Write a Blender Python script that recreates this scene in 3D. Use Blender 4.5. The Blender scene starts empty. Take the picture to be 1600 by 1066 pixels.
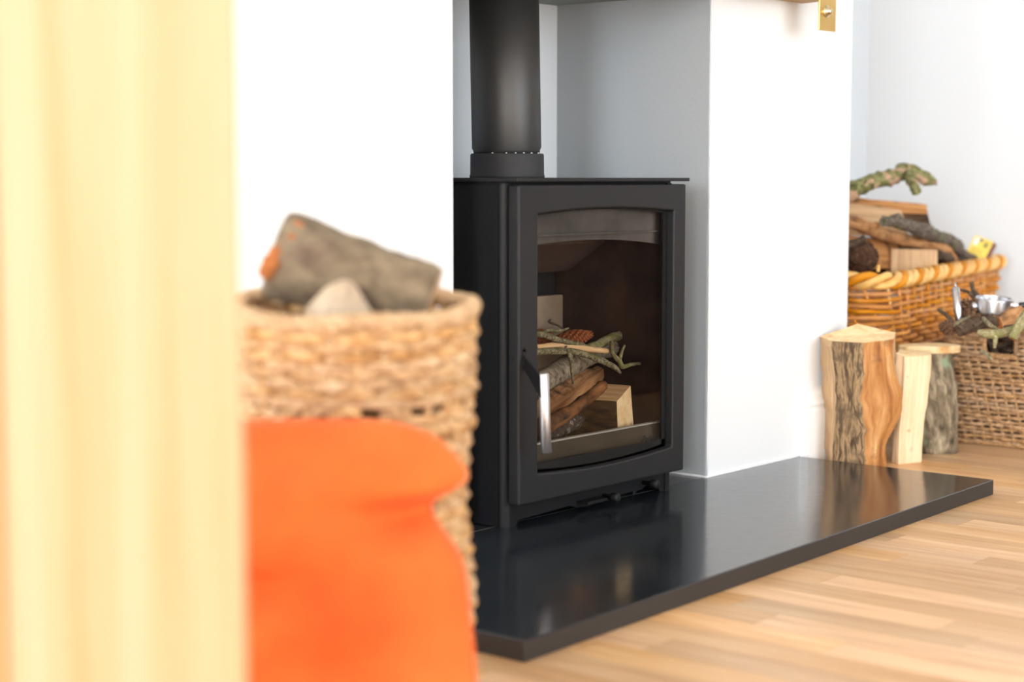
import bpy, math, random
from mathutils import Vector, Matrix, noise as mnoise

random.seed(7)
SC = bpy.context.scene
COL = SC.collection

# ------------------------------------------------------------------ camera
F, CX, CY, HOR = 2720.0, 800.0, 533.0, 278.0          # focal length in pixels of the 1600x1066 frame
PITCH = math.atan((CY - HOR) / F)
AZ = math.radians(40.338)                              # heading, counter-clockwise from +X
CAM = Vector((-2.698, -1.811, 0.588))
cd = bpy.data.cameras.new('camera')
cam = bpy.data.objects.new('camera', cd)
COL.objects.link(cam)
cam.location = CAM
cam.rotation_euler = (math.pi / 2 - PITCH, 0, AZ - math.pi / 2)
cd.sensor_width = 36.0
cd.lens = F * 36.0 / 1600.0
cd.clip_start = 0.05
cd.dof.use_dof = True
cd.dof.focus_distance = 3.05
cd.dof.aperture_fstop = 2.6
SC.camera = cam

# ------------------------------------------------------------------ world, light, exposure
W = bpy.data.worlds.new('world')
SC.world = W
W.use_nodes = True
W.node_tree.nodes['Background'].inputs[0].default_value = (0.85, 0.92, 1.0, 1)
W.node_tree.nodes['Background'].inputs[1].default_value = 0.5

def area(name, loc, rot, sx, sy, power, col):
    l = bpy.data.lights.new(name, 'AREA')
    l.shape = 'RECTANGLE'
    l.size, l.size_y = sx, sy
    l.energy = power
    l.color = col
    o = bpy.data.objects.new(name, l)
    o.location = loc
    o.rotation_euler = rot
    COL.objects.link(o)
    return o

# daylight through the window opposite the chimney breast, and the one beside it on the left
area('window_daylight', (-0.6, -5.45, 1.12), (math.radians(90), 0, 0), 3.2, 2.1, 112, (0.85, 0.935, 1.0))
area('side_window_daylight', (-8.4, -3.6, 1.4), (math.radians(90), 0, math.radians(-90)), 2.8, 1.8, 520, (0.85, 0.935, 1.0))
SC.view_settings.view_transform = 'Standard'
SC.view_settings.look = 'None'
SC.view_settings.gamma = 1.0
SC.view_settings.use_curve_mapping = False
SC.view_settings.exposure = 0.36

# ------------------------------------------------------------------ surveying helpers: a sight line cut with a world plane
def sight(px, py):
    x, y = (px - CX) / F, -(py - CY) / F
    up = y * math.cos(PITCH) - math.sin(PITCH)
    fw = y * math.sin(PITCH) + math.cos(PITCH)
    ca, sa = math.cos(AZ), math.sin(AZ)
    return Vector((fw * ca + x * sa, fw * sa - x * ca, up))
def OX(px, py, X):
    d = sight(px, py); return CAM + d * ((X - CAM.x) / d.x)
def OY(px, py, Y):
    d = sight(px, py); return CAM + d * ((Y - CAM.y) / d.y)
def OZ(px, py, Z):
    d = sight(px, py); return CAM + d * ((Z - CAM.z) / d.z)
def AD(px, py, dist):
    d = sight(px, py); return CAM + d * (dist / math.hypot(d.x, d.y))

# ------------------------------------------------------------------ materials
def new_mat(name):
    m = bpy.data.materials.new(name)
    m.use_nodes = True
    nt = m.node_tree
    b = nt.nodes['Principled BSDF']
    return m, nt, b
def N(nt, t, **kw):
    n = nt.nodes.new(t)
    for k, v in kw.items(): setattr(n, k, v)
    return n
def ramp(nt, stops):
    r = N(nt, 'ShaderNodeValToRGB')
    e = r.color_ramp.elements
    while len(e) < len(stops): e.new(0.5)
    for i, (p, c) in enumerate(stops):
        e[i].position = p
        e[i].color = (c[0], c[1], c[2], 1)
    return r
def srgb(r, g, b):
    f = lambda c: (c / 255 / 12.92) if c / 255 <= 0.04045 else ((c / 255 + 0.055) / 1.055) ** 2.4
    return (f(r), f(g), f(b))

def plain(name, col, rough=0.5, metal=0.0, spec=0.5, bump=0.0, bscale=300.0, var=0.0, coat=0.0):
    m, nt, b = new_mat(name)
    b.inputs['Base Color'].default_value = (*col, 1)
    b.inputs['Roughness'].default_value = rough
    b.inputs['Metallic'].default_value = metal
    b.inputs['Specular IOR Level'].default_value = spec
    b.inputs['Coat Weight'].default_value = coat
    tc = N(nt, 'ShaderNodeTexCoord')
    if var > 0:
        n = N(nt, 'ShaderNodeTexNoise'); n.inputs['Scale'].default_value = 9.0; n.inputs['Detail'].default_value = 5
        nt.links.new(tc.outputs['Object'], n.inputs['Vector'])
        lo = tuple(c * (1 - var) for c in col); hi = tuple(min(1, c * (1 + var)) for c in col)
        r = ramp(nt, [(0.3, lo), (0.7, hi)])
        nt.links.new(n.outputs['Fac'], r.inputs['Fac'])
        nt.links.new(r.outputs['Color'], b.inputs['Base Color'])
    if bump > 0:
        n = N(nt, 'ShaderNodeTexNoise'); n.inputs['Scale'].default_value = bscale; n.inputs['Detail'].default_value = 4
        nt.links.new(tc.outputs['Object'], n.inputs['Vector'])
        bp = N(nt, 'ShaderNodeBump'); bp.inputs['Strength'].default_value = bump; bp.inputs['Distance'].default_value = 0.002
        nt.links.new(n.outputs['Fac'], bp.inputs['Height'])
        nt.links.new(bp.outputs['Normal'], b.inputs['Normal'])
    return m

def grain(name, stops, sx, sy, rough=0.7, bump=0.3, coord='UV', over=None, over_scale=8.0, over_at=(0.5, 0.65), spec=0.3, rnd=False, coat=0.0, bdist=0.003, upright=False):
    """streaky wood or bark: noise squeezed across the grain, optional patches of a second colour"""
    m, nt, b = new_mat(name)
    L = nt.links.new
    tc = N(nt, 'ShaderNodeTexCoord')
    mp = N(nt, 'ShaderNodeMapping')
    mp.inputs['Scale'].default_value = (sx, sx, sy) if upright else (sx, sy, sx)
    oi = N(nt, 'ShaderNodeObjectInfo')
    off = N(nt, 'ShaderNodeVectorMath', operation='ADD')
    sc = N(nt, 'ShaderNodeMath', operation='MULTIPLY'); sc.inputs[1].default_value = 37.0
    L(oi.outputs['Random'], sc.inputs[0])
    L(tc.outputs[coord], off.inputs[0]); L(sc.outputs[0], off.inputs[1])
    L(off.outputs[0], mp.inputs['Vector'])
    n = N(nt, 'ShaderNodeTexNoise'); n.inputs['Scale'].default_value = 1.0; n.inputs['Detail'].default_value = 7; n.inputs['Roughness'].default_value = 0.62
    n.inputs['Distortion'].default_value = 0.4
    L(mp.outputs[0], n.inputs['Vector'])
    r = ramp(nt, stops)
    L(n.outputs['Fac'], r.inputs['Fac'])
    out = r.outputs['Color']
    if over:
        n2 = N(nt, 'ShaderNodeTexNoise'); n2.inputs['Scale'].default_value = over_scale; n2.inputs['Detail'].default_value = 6
        L(off.outputs[0], n2.inputs['Vector'])
        r2 = ramp(nt, [(over_at[0], (0, 0, 0)), (over_at[1], (1, 1, 1))])
        L(n2.outputs['Fac'], r2.inputs['Fac'])
        mx = N(nt, 'ShaderNodeMix', data_type='RGBA')
        L(r2.outputs['Color'], mx.inputs[0]); L(out, mx.inputs[6]); mx.inputs[7].default_value = (*over, 1)
        out = mx.outputs[2]
    if rnd:
        hs = N(nt, 'ShaderNodeHueSaturation')
        mr = N(nt, 'ShaderNodeMapRange'); mr.inputs[3].default_value = rnd[0]; mr.inputs[4].default_value = rnd[1]
        L(oi.outputs['Random'], mr.inputs[0]); L(mr.outputs[0], hs.inputs['Value'])
        sm = N(nt, 'ShaderNodeMath', operation='FRACT')
        s7 = N(nt, 'ShaderNodeMath', operation='MULTIPLY'); s7.inputs[1].default_value = 7.31
        L(oi.outputs['Random'], s7.inputs[0]); L(s7.outputs[0], sm.inputs[0])
        mr2 = N(nt, 'ShaderNodeMapRange'); mr2.inputs[3].default_value = 0.9; mr2.inputs[4].default_value = 1.1
        L(sm.outputs[0], mr2.inputs[0]); L(mr2.outputs[0], hs.inputs['Saturation'])
        L(out, hs.inputs['Color']); out = hs.outputs[0]
    L(out, b.inputs['Base Color'])
    b.inputs['Roughness'].default_value = rough
    b.inputs['Specular IOR Level'].default_value = spec
    b.inputs['Coat Weight'].default_value = coat
    b.inputs['Coat Roughness'].default_value = 0.25
    if bump:
        bp = N(nt, 'ShaderNodeBump'); bp.inputs['Strength'].default_value = bump; bp.inputs['Distance'].default_value = bdist
        L(n.outputs['Fac'], bp.inputs['Height']); L(bp.outputs[0], b.inputs['Normal'])
    return m

MAT = {}
MAT['paint'] = plain('white_wall_paint', (0.86, 0.87, 0.88), 0.6, bump=0.25, bscale=180)
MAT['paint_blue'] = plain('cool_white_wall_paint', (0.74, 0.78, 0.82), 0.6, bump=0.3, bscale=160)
MAT['paint_shaded'] = plain('shaded_recess_white', (0.40, 0.425, 0.445), 0.6, bump=0.3, bscale=160)  # greyer version of the wall white, carries the shade of the recess
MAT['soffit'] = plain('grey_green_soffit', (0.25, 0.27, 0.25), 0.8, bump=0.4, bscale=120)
MAT['gloss_white'] = plain('white_gloss_paint', (0.9, 0.89, 0.88), 0.3)
MAT['mirrored_dark'] = plain('dark_brown_for_reflection', (0.06, 0.04, 0.03), 0.7)  # invented dark tone, there only to be reflected in the stove door
MAT['added_rug'] = plain('dark_brown_wool', (0.045, 0.03, 0.022), 0.95, bump=0.6, bscale=300, var=0.3)
MAT['caulk'] = plain('white_caulk', (0.85, 0.86, 0.87), 0.5, bump=0.6, bscale=90)
MAT['steel'] = plain('black_stove_paint', (0.009, 0.0093, 0.0105), 0.5, spec=0.25, bump=0.12, bscale=900)
MAT['steel_door'] = plain('charcoal_cast_door', (0.014, 0.0143, 0.0160), 0.5, spec=0.35, bump=0.18, bscale=800)
MAT['flue'] = plain('black_flue_enamel', (0.02, 0.0198, 0.0202), 0.5, spec=1.0)
MAT['collar'] = plain('grainy_black_casting', (0.03, 0.03, 0.033), 0.6, spec=0.5, bump=0.6, bscale=600)
MAT['soot'] = plain('sooty_dark_steel', (0.012, 0.011, 0.011), 0.75, var=0.4)
MAT['inner_plate'] = plain('smoke_greyed_plate', (0.095, 0.085, 0.08), 0.7, var=0.5)
MAT['guard'] = plain('smoked_steel_guard', (0.06, 0.05, 0.035), 0.5, var=0.4)
MAT['guard_edge'] = plain('worn_steel_edge', (0.42, 0.40, 0.36), 0.45)
MAT['brick'] = plain('pale_fire_brick', (0.36, 0.27, 0.19), 0.9, var=0.5, bump=0.2, bscale=200)
MAT['brick_dark'] = plain('smoke_brown_fire_brick', (0.07, 0.036, 0.024), 0.85, var=0.6)
MAT['baffle'] = plain('brown_baffle_brick', (0.085, 0.052, 0.04), 0.85, var=0.4)
MAT['chrome'] = plain('brushed_steel', (0.78, 0.76, 0.78), 0.38, metal=1.0)
MAT['mirror'] = plain('polished_chrome', (0.55, 0.55, 0.57), 0.28, metal=1.0)
MAT['black_plastic'] = plain('black_plastic', (0.015, 0.016, 0.018), 0.4)
MAT['brass'] = plain('aged_brass', (0.83, 0.56, 0.2), 0.38, metal=1.0, var=0.15, bump=0.1, bscale=150)
MAT['bolt'] = plain('pale_brass_bolt', (0.72, 0.62, 0.42), 0.3, metal=1.0)
MAT['rope'] = plain('black_seal_rope', (0.012, 0.012, 0.013), 0.9, bump=0.8, bscale=400)
MAT['mortar'] = plain('grey_dusty_joint', (0.07, 0.068, 0.065), 0.9, var=0.8)
MAT['match_yellow'] = plain('yellow_printed_card', srgb(238, 205, 90), 0.6)
MAT['match_brown'] = plain('brown_striking_strip', srgb(125, 85, 75), 0.8)
MAT['print_blue'] = plain('dark_blue_print', (0.03, 0.05, 0.12), 0.6)
MAT['print_white'] = plain('white_print', (0.8, 0.8, 0.8), 0.6)
MAT['print_olive'] = plain('olive_print', (0.30, 0.25, 0.06), 0.6)
MAT['print_black'] = plain('black_print', (0.004, 0.004, 0.004), 0.8)
MAT['ash'] = plain('grey_ash', (0.30, 0.28, 0.26), 0.95, var=0.5, bump=0.8, bscale=150)

# hearth slate
m, nt, b = new_mat('black_honed_slate')
tc = N(nt, 'ShaderNodeTexCoord')
n1 = N(nt, 'ShaderNodeTexNoise'); n1.inputs['Scale'].default_value = 6; n1.inputs['Detail'].default_value = 8
n2 = N(nt, 'ShaderNodeTexNoise'); n2.inputs['Scale'].default_value = 60; n2.inputs['Detail'].default_value = 4
nt.links.new(tc.outputs['Object'], n1.inputs[0]); nt.links.new(tc.outputs['Object'], n2.inputs[0])
r = ramp(nt, [(0.3, (0.012, 0.016, 0.020)), (0.75, (0.024, 0.029, 0.035))])
nt.links.new(n1.outputs[0], r.inputs[0])
n3 = N(nt, 'ShaderNodeTexNoise'); n3.inputs['Scale'].default_value = 140; n3.inputs['Detail'].default_value = 2
nt.links.new(tc.outputs['Object'], n3.inputs[0])
r3 = ramp(nt, [(0.74, (0, 0, 0)), (0.80, (0.6, 0.6, 0.6))]); nt.links.new(n3.outputs[0], r3.inputs[0])
mx3 = N(nt, 'ShaderNodeMix', data_type='RGBA'); mx3.inputs[7].default_value = (0.16, 0.16, 0.16, 1)
nt.links.new(r3.outputs[0], mx3.inputs[0]); nt.links.new(r.outputs[0], mx3.inputs[6]); nt.links.new(mx3.outputs[2], b.inputs['Base Color'])
rr = ramp(nt, [(0.3, (0.11, 0.11, 0.11)), (0.7, (0.17, 0.17, 0.17))])
nt.links.new(n2.outputs[0], rr.inputs[0]); nt.links.new(rr.outputs[0], b.inputs['Roughness'])
b.inputs['Specular IOR Level'].default_value = 0.5
bp = N(nt, 'ShaderNodeBump'); bp.inputs['Strength'].default_value = 0.03; bp.inputs['Distance'].default_value = 0.002
nt.links.new(n2.outputs[0], bp.inputs['Height']); nt.links.new(bp.outputs[0], b.inputs['Normal'])
MAT['slate'] = m
MAT['slate_edge'] = plain('sawn_slate_edge', (0.03, 0.025, 0.022), 0.6, bump=0.2, bscale=200)

# stove glass: thin pane, smoky, reflecting by angle
m, nt, b = new_mat('smoked_stove_glass')
tr = N(nt, 'ShaderNodeBsdfTransparent'); tr.inputs[0].default_value = (0.93, 0.91, 0.88, 1)
gl = N(nt, 'ShaderNodeBsdfGlossy'); gl.inputs['Roughness'].default_value = 0.03
fr = N(nt, 'ShaderNodeFresnel'); fr.inputs['IOR'].default_value = 1.3
mx = N(nt, 'ShaderNodeMixShader')
nt.links.new(fr.outputs[0], mx.inputs[0]); nt.links.new(tr.outputs[0], mx.inputs[1]); nt.links.new(gl.outputs[0], mx.inputs[2])
nt.links.new(mx.outputs[0], nt.nodes['Material Output'].inputs['Surface'])
MAT['glass'] = m

# woods and barks (UV in metres: U across, V along the grain)
MAT['floor'] = grain('oiled_oak_strip', [(0.25, srgb(192, 144, 98)), (0.5, srgb(220, 178, 130)), (0.75, srgb(234, 202, 160))], 55, 3.2, 0.38, 0.05, 'Object', rnd=(0.78, 1.12), spec=0.4)
MAT['pine'] = grain('pale_yellow_pine', [(0.34, srgb(168, 121, 74)), (0.5, srgb(174, 142, 107)), (0.66, srgb(178, 150, 121))], 14, 0.45, 0.5, 0.05, 'Object', upright=True)
MAT['pine_edge'] = grain('honey_pine_edge', [(0.3, srgb(174, 130, 80)), (0.7, srgb(182, 144, 98))], 14, 0.6, 0.5, 0.05, 'Object', upright=True)
MAT['beam'] = grain('pale_oak_beam', [(0.3, srgb(160, 120, 80)), (0.7, srgb(205, 170, 125))], 3, 40, 0.6, 0.2, 'Object')
MAT['split'] = grain('fresh_split_wood', [(0.25, srgb(204, 152, 100)), (0.5, srgb(232, 190, 140)), (0.75, srgb(246, 214, 170))], 130, 7, 0.75, 0.35)
MAT['split_pale'] = grain('pale_sawn_wood', [(0.25, srgb(228, 185, 140)), (0.55, srgb(246, 214, 176)), (0.8, srgb(250, 226, 192))], 120, 9, 0.75, 0.2, over=srgb(176, 120, 70), over_scale=45, over_at=(0.66, 0.78))
MAT['split_old'] = grain('weathered_split_wood', [(0.25, srgb(164, 126, 92)), (0.55, srgb(214, 176, 134)), (0.8, srgb(230, 198, 156))], 120, 6, 0.8, 0.4)
MAT['split_grey'] = grain('greyed_split_wood', [(0.25, srgb(150, 130, 110)), (0.55, srgb(194, 178, 156)), (0.8, srgb(212, 198, 178))], 60, 20, 0.8, 0.3)
MAT['split_tan'] = grain('tan_split_wood', [(0.2, srgb(132, 84, 44)), (0.5, srgb(190, 132, 78)), (0.8, srgb(214, 166, 108))], 110, 8, 0.8, 0.4, over=srgb(90, 60, 40), over_scale=30, over_at=(0.58, 0.7))
MAT['split_red'] = grain('reddish_split_wood', [(0.25, srgb(126, 80, 52)), (0.5, srgb(182, 132, 90)), (0.72, srgb(216, 172, 126))], 120, 10, 0.8, 0.5, over=srgb(70, 48, 40), over_scale=28, over_at=(0.55, 0.7))
MAT['end'] = grain('sawn_end_grain', [(0.25, srgb(222, 176, 118)), (0.5, srgb(242, 210, 160)), (0.8, srgb(252, 230, 190))], 40, 40, 0.8, 0.2, 'Object', over=srgb(205, 150, 90), over_scale=30, over_at=(0.55, 0.75))
MAT['orange_wood'] = grain('peeled_orange_cambium', [(0.28, srgb(120, 76, 40)), (0.42, srgb(168, 108, 54)), (0.56, srgb(194, 138, 82)), (0.7, srgb(216, 174, 122))], 60, 7, 0.6, 0.3, over=srgb(84, 54, 34), over_scale=17, over_at=(0.62, 0.74))
MAT['bark_brown'] = grain('flaky_brown_bark', [(0.3, srgb(56, 42, 32)), (0.44, srgb(110, 88, 66)), (0.54, srgb(184, 152, 112)), (0.62, srgb(134, 104, 74)), (0.72, srgb(76, 60, 46))], 210, 20, 0.9, 0.9, bdist=0.006, over=srgb(96, 80, 64), over_scale=22, over_at=(0.54, 0.7))
MAT['bark_lichen'] = grain('lichened_grey_bark', [(0.3, srgb(58, 50, 40)), (0.48, srgb(124, 108, 86)), (0.66, srgb(182, 166, 138))], 80, 24, 0.9, 0.9, over=srgb(150, 164, 130), over_scale=16, over_at=(0.56, 0.66), bdist=0.006)
MAT['bark_grey'] = grain('smooth_grey_bark', [(0.3, srgb(106, 92, 74)), (0.5, srgb(146, 130, 108)), (0.75, srgb(172, 156, 132))], 38, 20, 0.9, 0.5, over=srgb(84, 76, 60), over_scale=18, over_at=(0.58, 0.72))
MAT['bark_grey_brown'] = grain('grey_brown_bark', [(0.3, srgb(88, 76, 62)), (0.5, srgb(128, 114, 94)), (0.72, srgb(156, 142, 118))], 34, 24, 0.9, 0.6, over=srgb(92, 74, 66), over_scale=14, over_at=(0.5, 0.7))
MAT['bark_cracked'] = grain('cracked_grey_bark', [(0.34, srgb(48, 40, 34)), (0.42, srgb(128, 114, 96)), (0.58, srgb(160, 146, 126)), (0.75, srgb(186, 174, 154))], 90, 130, 0.9, 0.8)
MAT['bark_orange'] = grain('orange_torn_bark', [(0.35, srgb(110, 62, 34)), (0.6, srgb(190, 118, 66))], 60, 60, 0.9, 0.6)
MAT['moss'] = grain('mossy_green_bark', [(0.3, srgb(62, 58, 38)), (0.48, srgb(118, 116, 70)), (0.62, srgb(152, 148, 104)), (0.75, srgb(96, 92, 62))], 90, 70, 0.95, 0.9, over=srgb(196, 160, 132), over_scale=24, over_at=(0.52, 0.57))
MAT['twig_grey'] = grain('grey_mossy_twig', [(0.34, srgb(58, 48, 38)), (0.48, srgb(128, 116, 90)), (0.66, srgb(176, 166, 132))], 220, 200, 0.95, 0.9, over=srgb(112, 110, 66), over_scale=45, over_at=(0.54, 0.64))
MAT['twig_dark'] = grain('dark_twig', [(0.3, srgb(48, 38, 32)), (0.6, srgb(96, 78, 62)), (0.8, srgb(128, 108, 88))], 90, 90, 0.95, 0.8)
MAT['twig_black'] = grain('dark_grey_lichen_bark', [(0.3, srgb(52, 46, 42)), (0.5, srgb(104, 92, 82)), (0.7, srgb(158, 148, 130))], 80, 80, 0.95, 0.9, over=srgb(96, 108, 62), over_scale=22, over_at=(0.56, 0.66))
MAT['twig_brown'] = grain('bare_brown_branch', [(0.28, srgb(112, 72, 42)), (0.5, srgb(176, 126, 80)), (0.75, srgb(206, 160, 112))], 60, 20, 0.85, 0.5, over=srgb(92, 72, 54), over_scale=20, over_at=(0.55, 0.68))
MAT['twig_green'] = grain('green_grey_twig', [(0.28, srgb(92, 80, 54)), (0.5, srgb(148, 136, 98)), (0.75, srgb(188, 178, 138))], 190, 150, 0.9, 0.7, over=srgb(126, 124, 74), over_scale=40, over_at=(0.5, 0.62))
MAT['charred'] = grain('charred_brown_stick', [(0.3, srgb(52, 34, 24)), (0.55, srgb(130, 84, 50)), (0.8, srgb(168, 118, 76))], 70, 25, 0.85, 0.5, over=srgb(40, 30, 26), over_scale=16, over_at=(0.5, 0.66))
MAT['char_ash'] = grain('ashy_charcoal', [(0.3, srgb(36, 30, 28)), (0.58, srgb(80, 68, 60)), (0.76, srgb(190, 180, 168))], 90, 90, 0.95, 0.9)
MAT['bark_dark'] = grain('dark_brown_bark', [(0.3, srgb(44, 30, 20)), (0.55, srgb(92, 66, 42)), (0.8, srgb(130, 98, 66))], 80, 20, 0.95, 0.9)
MAT['cone'] = grain('rust_brown_cone', [(0.3, srgb(50, 24, 12)), (0.6, srgb(80, 40, 20)), (0.8, srgb(110, 60, 30))], 200, 200, 0.75, 0.3, 'Object')
MAT['cone_dark'] = grain('dark_brown_cone', [(0.3, srgb(44, 28, 20)), (0.6, srgb(96, 66, 46)), (0.8, srgb(140, 104, 76))], 200, 200, 0.8, 0.3, 'Object')
MAT['cone_scale'] = plain('rust_cone_scales', srgb(150, 82, 42), 0.7, var=0.4)
MAT['cone_dark_scale'] = plain('dark_cone_scales', srgb(112, 80, 56), 0.8, var=0.5)
MAT['fibre'] = grain('shaggy_brown_fibre', [(0.3, srgb(56, 38, 28)), (0.6, srgb(104, 74, 54)), (0.8, srgb(142, 108, 82))], 150, 60, 0.95, 0.5)
MAT['wicker'] = grain('honey_willow', [(0.25, srgb(188, 114, 42)), (0.5, srgb(214, 142, 64)), (0.75, srgb(230, 166, 88))], 20, 12, 0.6, 0.1, spec=0.3, rnd=(0.92, 1.12))
MAT['wicker_pale'] = grain('pale_willow', [(0.25, srgb(206, 142, 66)), (0.5, srgb(236, 184, 104)), (0.75, srgb(248, 210, 140))], 40, 24, 0.42, 0.1, spec=0.5)
MAT['seagrass'] = grain('twisted_seagrass', [(0.25, srgb(122, 86, 58)), (0.5, srgb(184, 144, 104)), (0.75, srgb(220, 188, 148))], 260, 160, 0.75, 0.6, spec=0.3, rnd=(0.85, 1.1))
MAT['seagrass_pale'] = grain('pale_belly_basket_grass', [(0.30, srgb(122, 84, 50)), (0.45, srgb(192, 150, 104)), (0.62, srgb(220, 188, 146))], 60, 40, 0.75, 0.5, spec=0.3, rnd=(0.9, 1.1))
MAT['seagrass_rim'] = grain('bleached_rim_grass', [(0.25, srgb(168, 132, 96)), (0.5, srgb(208, 176, 138)), (0.7, srgb(222, 194, 158))], 60, 40, 0.75, 0.4)

# orange cloth
m, nt, b = new_mat('orange_brushed_cloth')
tc = N(nt, 'ShaderNodeTexCoord')
n1 = N(nt, 'ShaderNodeTexNoise'); n1.inputs['Scale'].default_value = 7; n1.inputs['Detail'].default_value = 5
nt.links.new(tc.outputs['Object'], n1.inputs[0])
r = ramp(nt, [(0.3, srgb(226, 82, 22)), (0.7, srgb(244, 112, 42))])
nt.links.new(n1.outputs[0], r.inputs[0]); nt.links.new(r.outputs[0], b.inputs['Base Color'])
b.inputs['Roughness'].default_value = 0.9
b.inputs['Sheen Weight'].default_value = 0.1
b.inputs['Sheen Tint'].default_value = (1.0, 0.7, 0.4, 1)
MAT['orange'] = m

# ------------------------------------------------------------------ mesh building
WORLD = {}
class MB:
    def __init__(s): s.v = []; s.f = []; s.uv = []; s.mi = []; s.sm = []
    def face(s, idx, mi=0, uv=None, smooth=False):
        s.f.append(tuple(idx)); s.mi.append(mi); s.uv.append(uv); s.sm.append(smooth)
    def box(s, x0, x1, y0, y1, z0, z1, mi=0):
        b = len(s.v)
        s.v += [Vector(p) for p in ((x0,y0,z0),(x1,y0,z0),(x1,y1,z0),(x0,y1,z0),(x0,y0,z1),(x1,y0,z1),(x1,y1,z1),(x0,y1,z1))]
        for q in ((0,3,2,1),(4,5,6,7),(0,1,5,4),(1,2,6,5),(2,3,7,6),(3,0,4,7)):
            s.face([b+i for i in q], mi)
        return s
    def prism(s, poly, vec, mi=0, cap=None, smooth=False, open_caps=False):
        """poly: list of 3-D points; extruded by vec"""
        b = len(s.v); n = len(poly); vec = Vector(vec)
        poly = [Vector(p) for p in poly]
        s.v += poly + [p + vec for p in poly]
        cm = mi if cap is None else cap
        s.face([b + i for i in range(n)][::-1], cm); s.face([b + n + i for i in range(n)], cm)
        u = 0
        h = vec.length
        for i in range(n):
            j = (i + 1) % n; du = (poly[j] - poly[i]).length
            s.face([b+i, b+j, b+n+j, b+n+i], mi, [(u,0),(u+du,0),(u+du,h),(u,h)], smooth); u += du
        return s
    def sweep(s, pts, section, scales=None, up=None, mi=0, cap=None, smooth=True, jit=0.0, jscale=20.0, edge_mats=None, closed=False, tap=None, twist=0.0):
        """sweep a 2-D section along pts; scales per ring (number or (sx, sy)); jit = coherent relief in metres"""
        pts = [Vector(p) for p in pts]; n = len(pts); k = len(section)
        tang = []
        for i in range(n):
            if closed: t = pts[(i+1) % n] - pts[i-1]
            elif i == 0: t = pts[1] - pts[0]
            elif i == n-1: t = pts[-1] - pts[-2]
            else: t = (pts[i+1] - pts[i]).normalized() + (pts[i] - pts[i-1]).normalized()
            tang.append(t.normalized())
        ref = Vector(up) if up else (Vector((0,0,1)) if abs(tang[0].z) < 0.9 else Vector((1,0,0)))
        frames = []
        nrm = (ref - tang[0] * ref.dot(tang[0])).normalized()
        for i in range(n):
            if up or closed:
                nrm = (ref - tang[i] * ref.dot(tang[i])).normalized()
            elif i:
                nrm = (nrm - tang[i] * nrm.dot(tang[i])).normalized()
            frames.append((tang[i].cross(nrm), nrm))
        b = len(s.v); length = [0]
        for i in range(1, n): length.append(length[-1] + (pts[i] - pts[i-1]).length)
        per = [0]
        sc0 = 1.0
        for j in range(k):
            a, c = section[j], section[(j+1) % k]
            per.append(per[-1] + math.hypot(a[0]-c[0], a[1]-c[1]))
        for i in range(n):
            sx = sy = 1.0
            if scales is not None:
                q = scales[i]
                sx, sy = q if isinstance(q, (tuple, list)) else (q, q)
            ca, sa = math.cos(twist * i), math.sin(twist * i)
            bx, ny = frames[i]
            for (x, y) in section:
                x, y = x * ca - y * sa, x * sa + y * ca
                d = bx * (x * sx) + ny * (y * sy)
                p = pts[i] + d
                if jit and d.length > 1e-6:
                    p = p + d.normalized() * (mnoise.fractal(p * jscale, 1.0, 2.0, 3) * jit)
                s.v.append(p)
        rings = n if closed else n - 1
        msc = 1.0
        if scales is not None:
            q = scales[len(scales)//2]; msc = q[0] if isinstance(q, (tuple, list)) else q
        for i in range(rings):
            i2 = (i + 1) % n
            l0 = length[i]; l1 = length[i2] if i2 else length[-1] + (pts[0]-pts[-1]).length
            for j in range(k):
                j2 = (j + 1) % k
                m_ = edge_mats[j] if edge_mats else mi
                s.face([b+i*k+j, b+i*k+j2, b+i2*k+j2, b+i2*k+j], m_,
                       [(per[j]*msc, l0), (per[j+1]*msc, l0), (per[j+1]*msc, l1), (per[j]*msc, l1)], smooth)
        if not closed:
            cm = mi if cap is None else cap
            s.face([b + j for j in range(k)][::-1], cm)
            s.face([b + (n-1)*k + j for j in range(k)], cm)
        return s
    def tube(s, pts, r, sides=8, mi=0, cap=None, jit=0.0, jscale=40.0, closed=False, smooth=True, up=None):
        n = len(pts)
        rs = r if isinstance(r, (list, tuple)) else [r] * n
        sec = [(math.cos(2*math.pi*j/sides), math.sin(2*math.pi*j/sides)) for j in range(sides)]
        return s.sweep(pts, sec, list(rs), up, mi, cap, smooth, jit, jscale, None, closed)
    def lathe(s, prof, center, sides=48, mi=0, smooth=True, axis=None):
        """prof: (r, h) pairs along axis"""
        ax = Vector(axis).normalized() if axis else Vector((0,0,1))
        ref = Vector((0,0,1)) if abs(ax.z) < 0.9 else Vector((1,0,0))
        e1 = (ref - ax * ref.dot(ax)).normalized(); e2 = ax.cross(e1)
        b = len(s.v); c = Vector(center); n = len(prof)
        for (r, h) in prof:
            for j in range(sides):
                a = 2*math.pi*j/sides
                s.v.append(c + ax*h + (e1*math.cos(a) + e2*math.sin(a)) * r)
        for i in range(n-1):
            for j in range(sides):
                j2 = (j+1) % sides
                s.face([b+i*sides+j, b+i*sides+j2, b+(i+1)*sides+j2, b+(i+1)*sides+j], mi, None, smooth)
        if prof[0][0] > 1e-5: s.face([b+j for j in range(sides)][::-1], mi)
        if prof[-1][0] > 1e-5: s.face([b+(n-1)*sides+j for j in range(sides)], mi)
        return s
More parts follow.
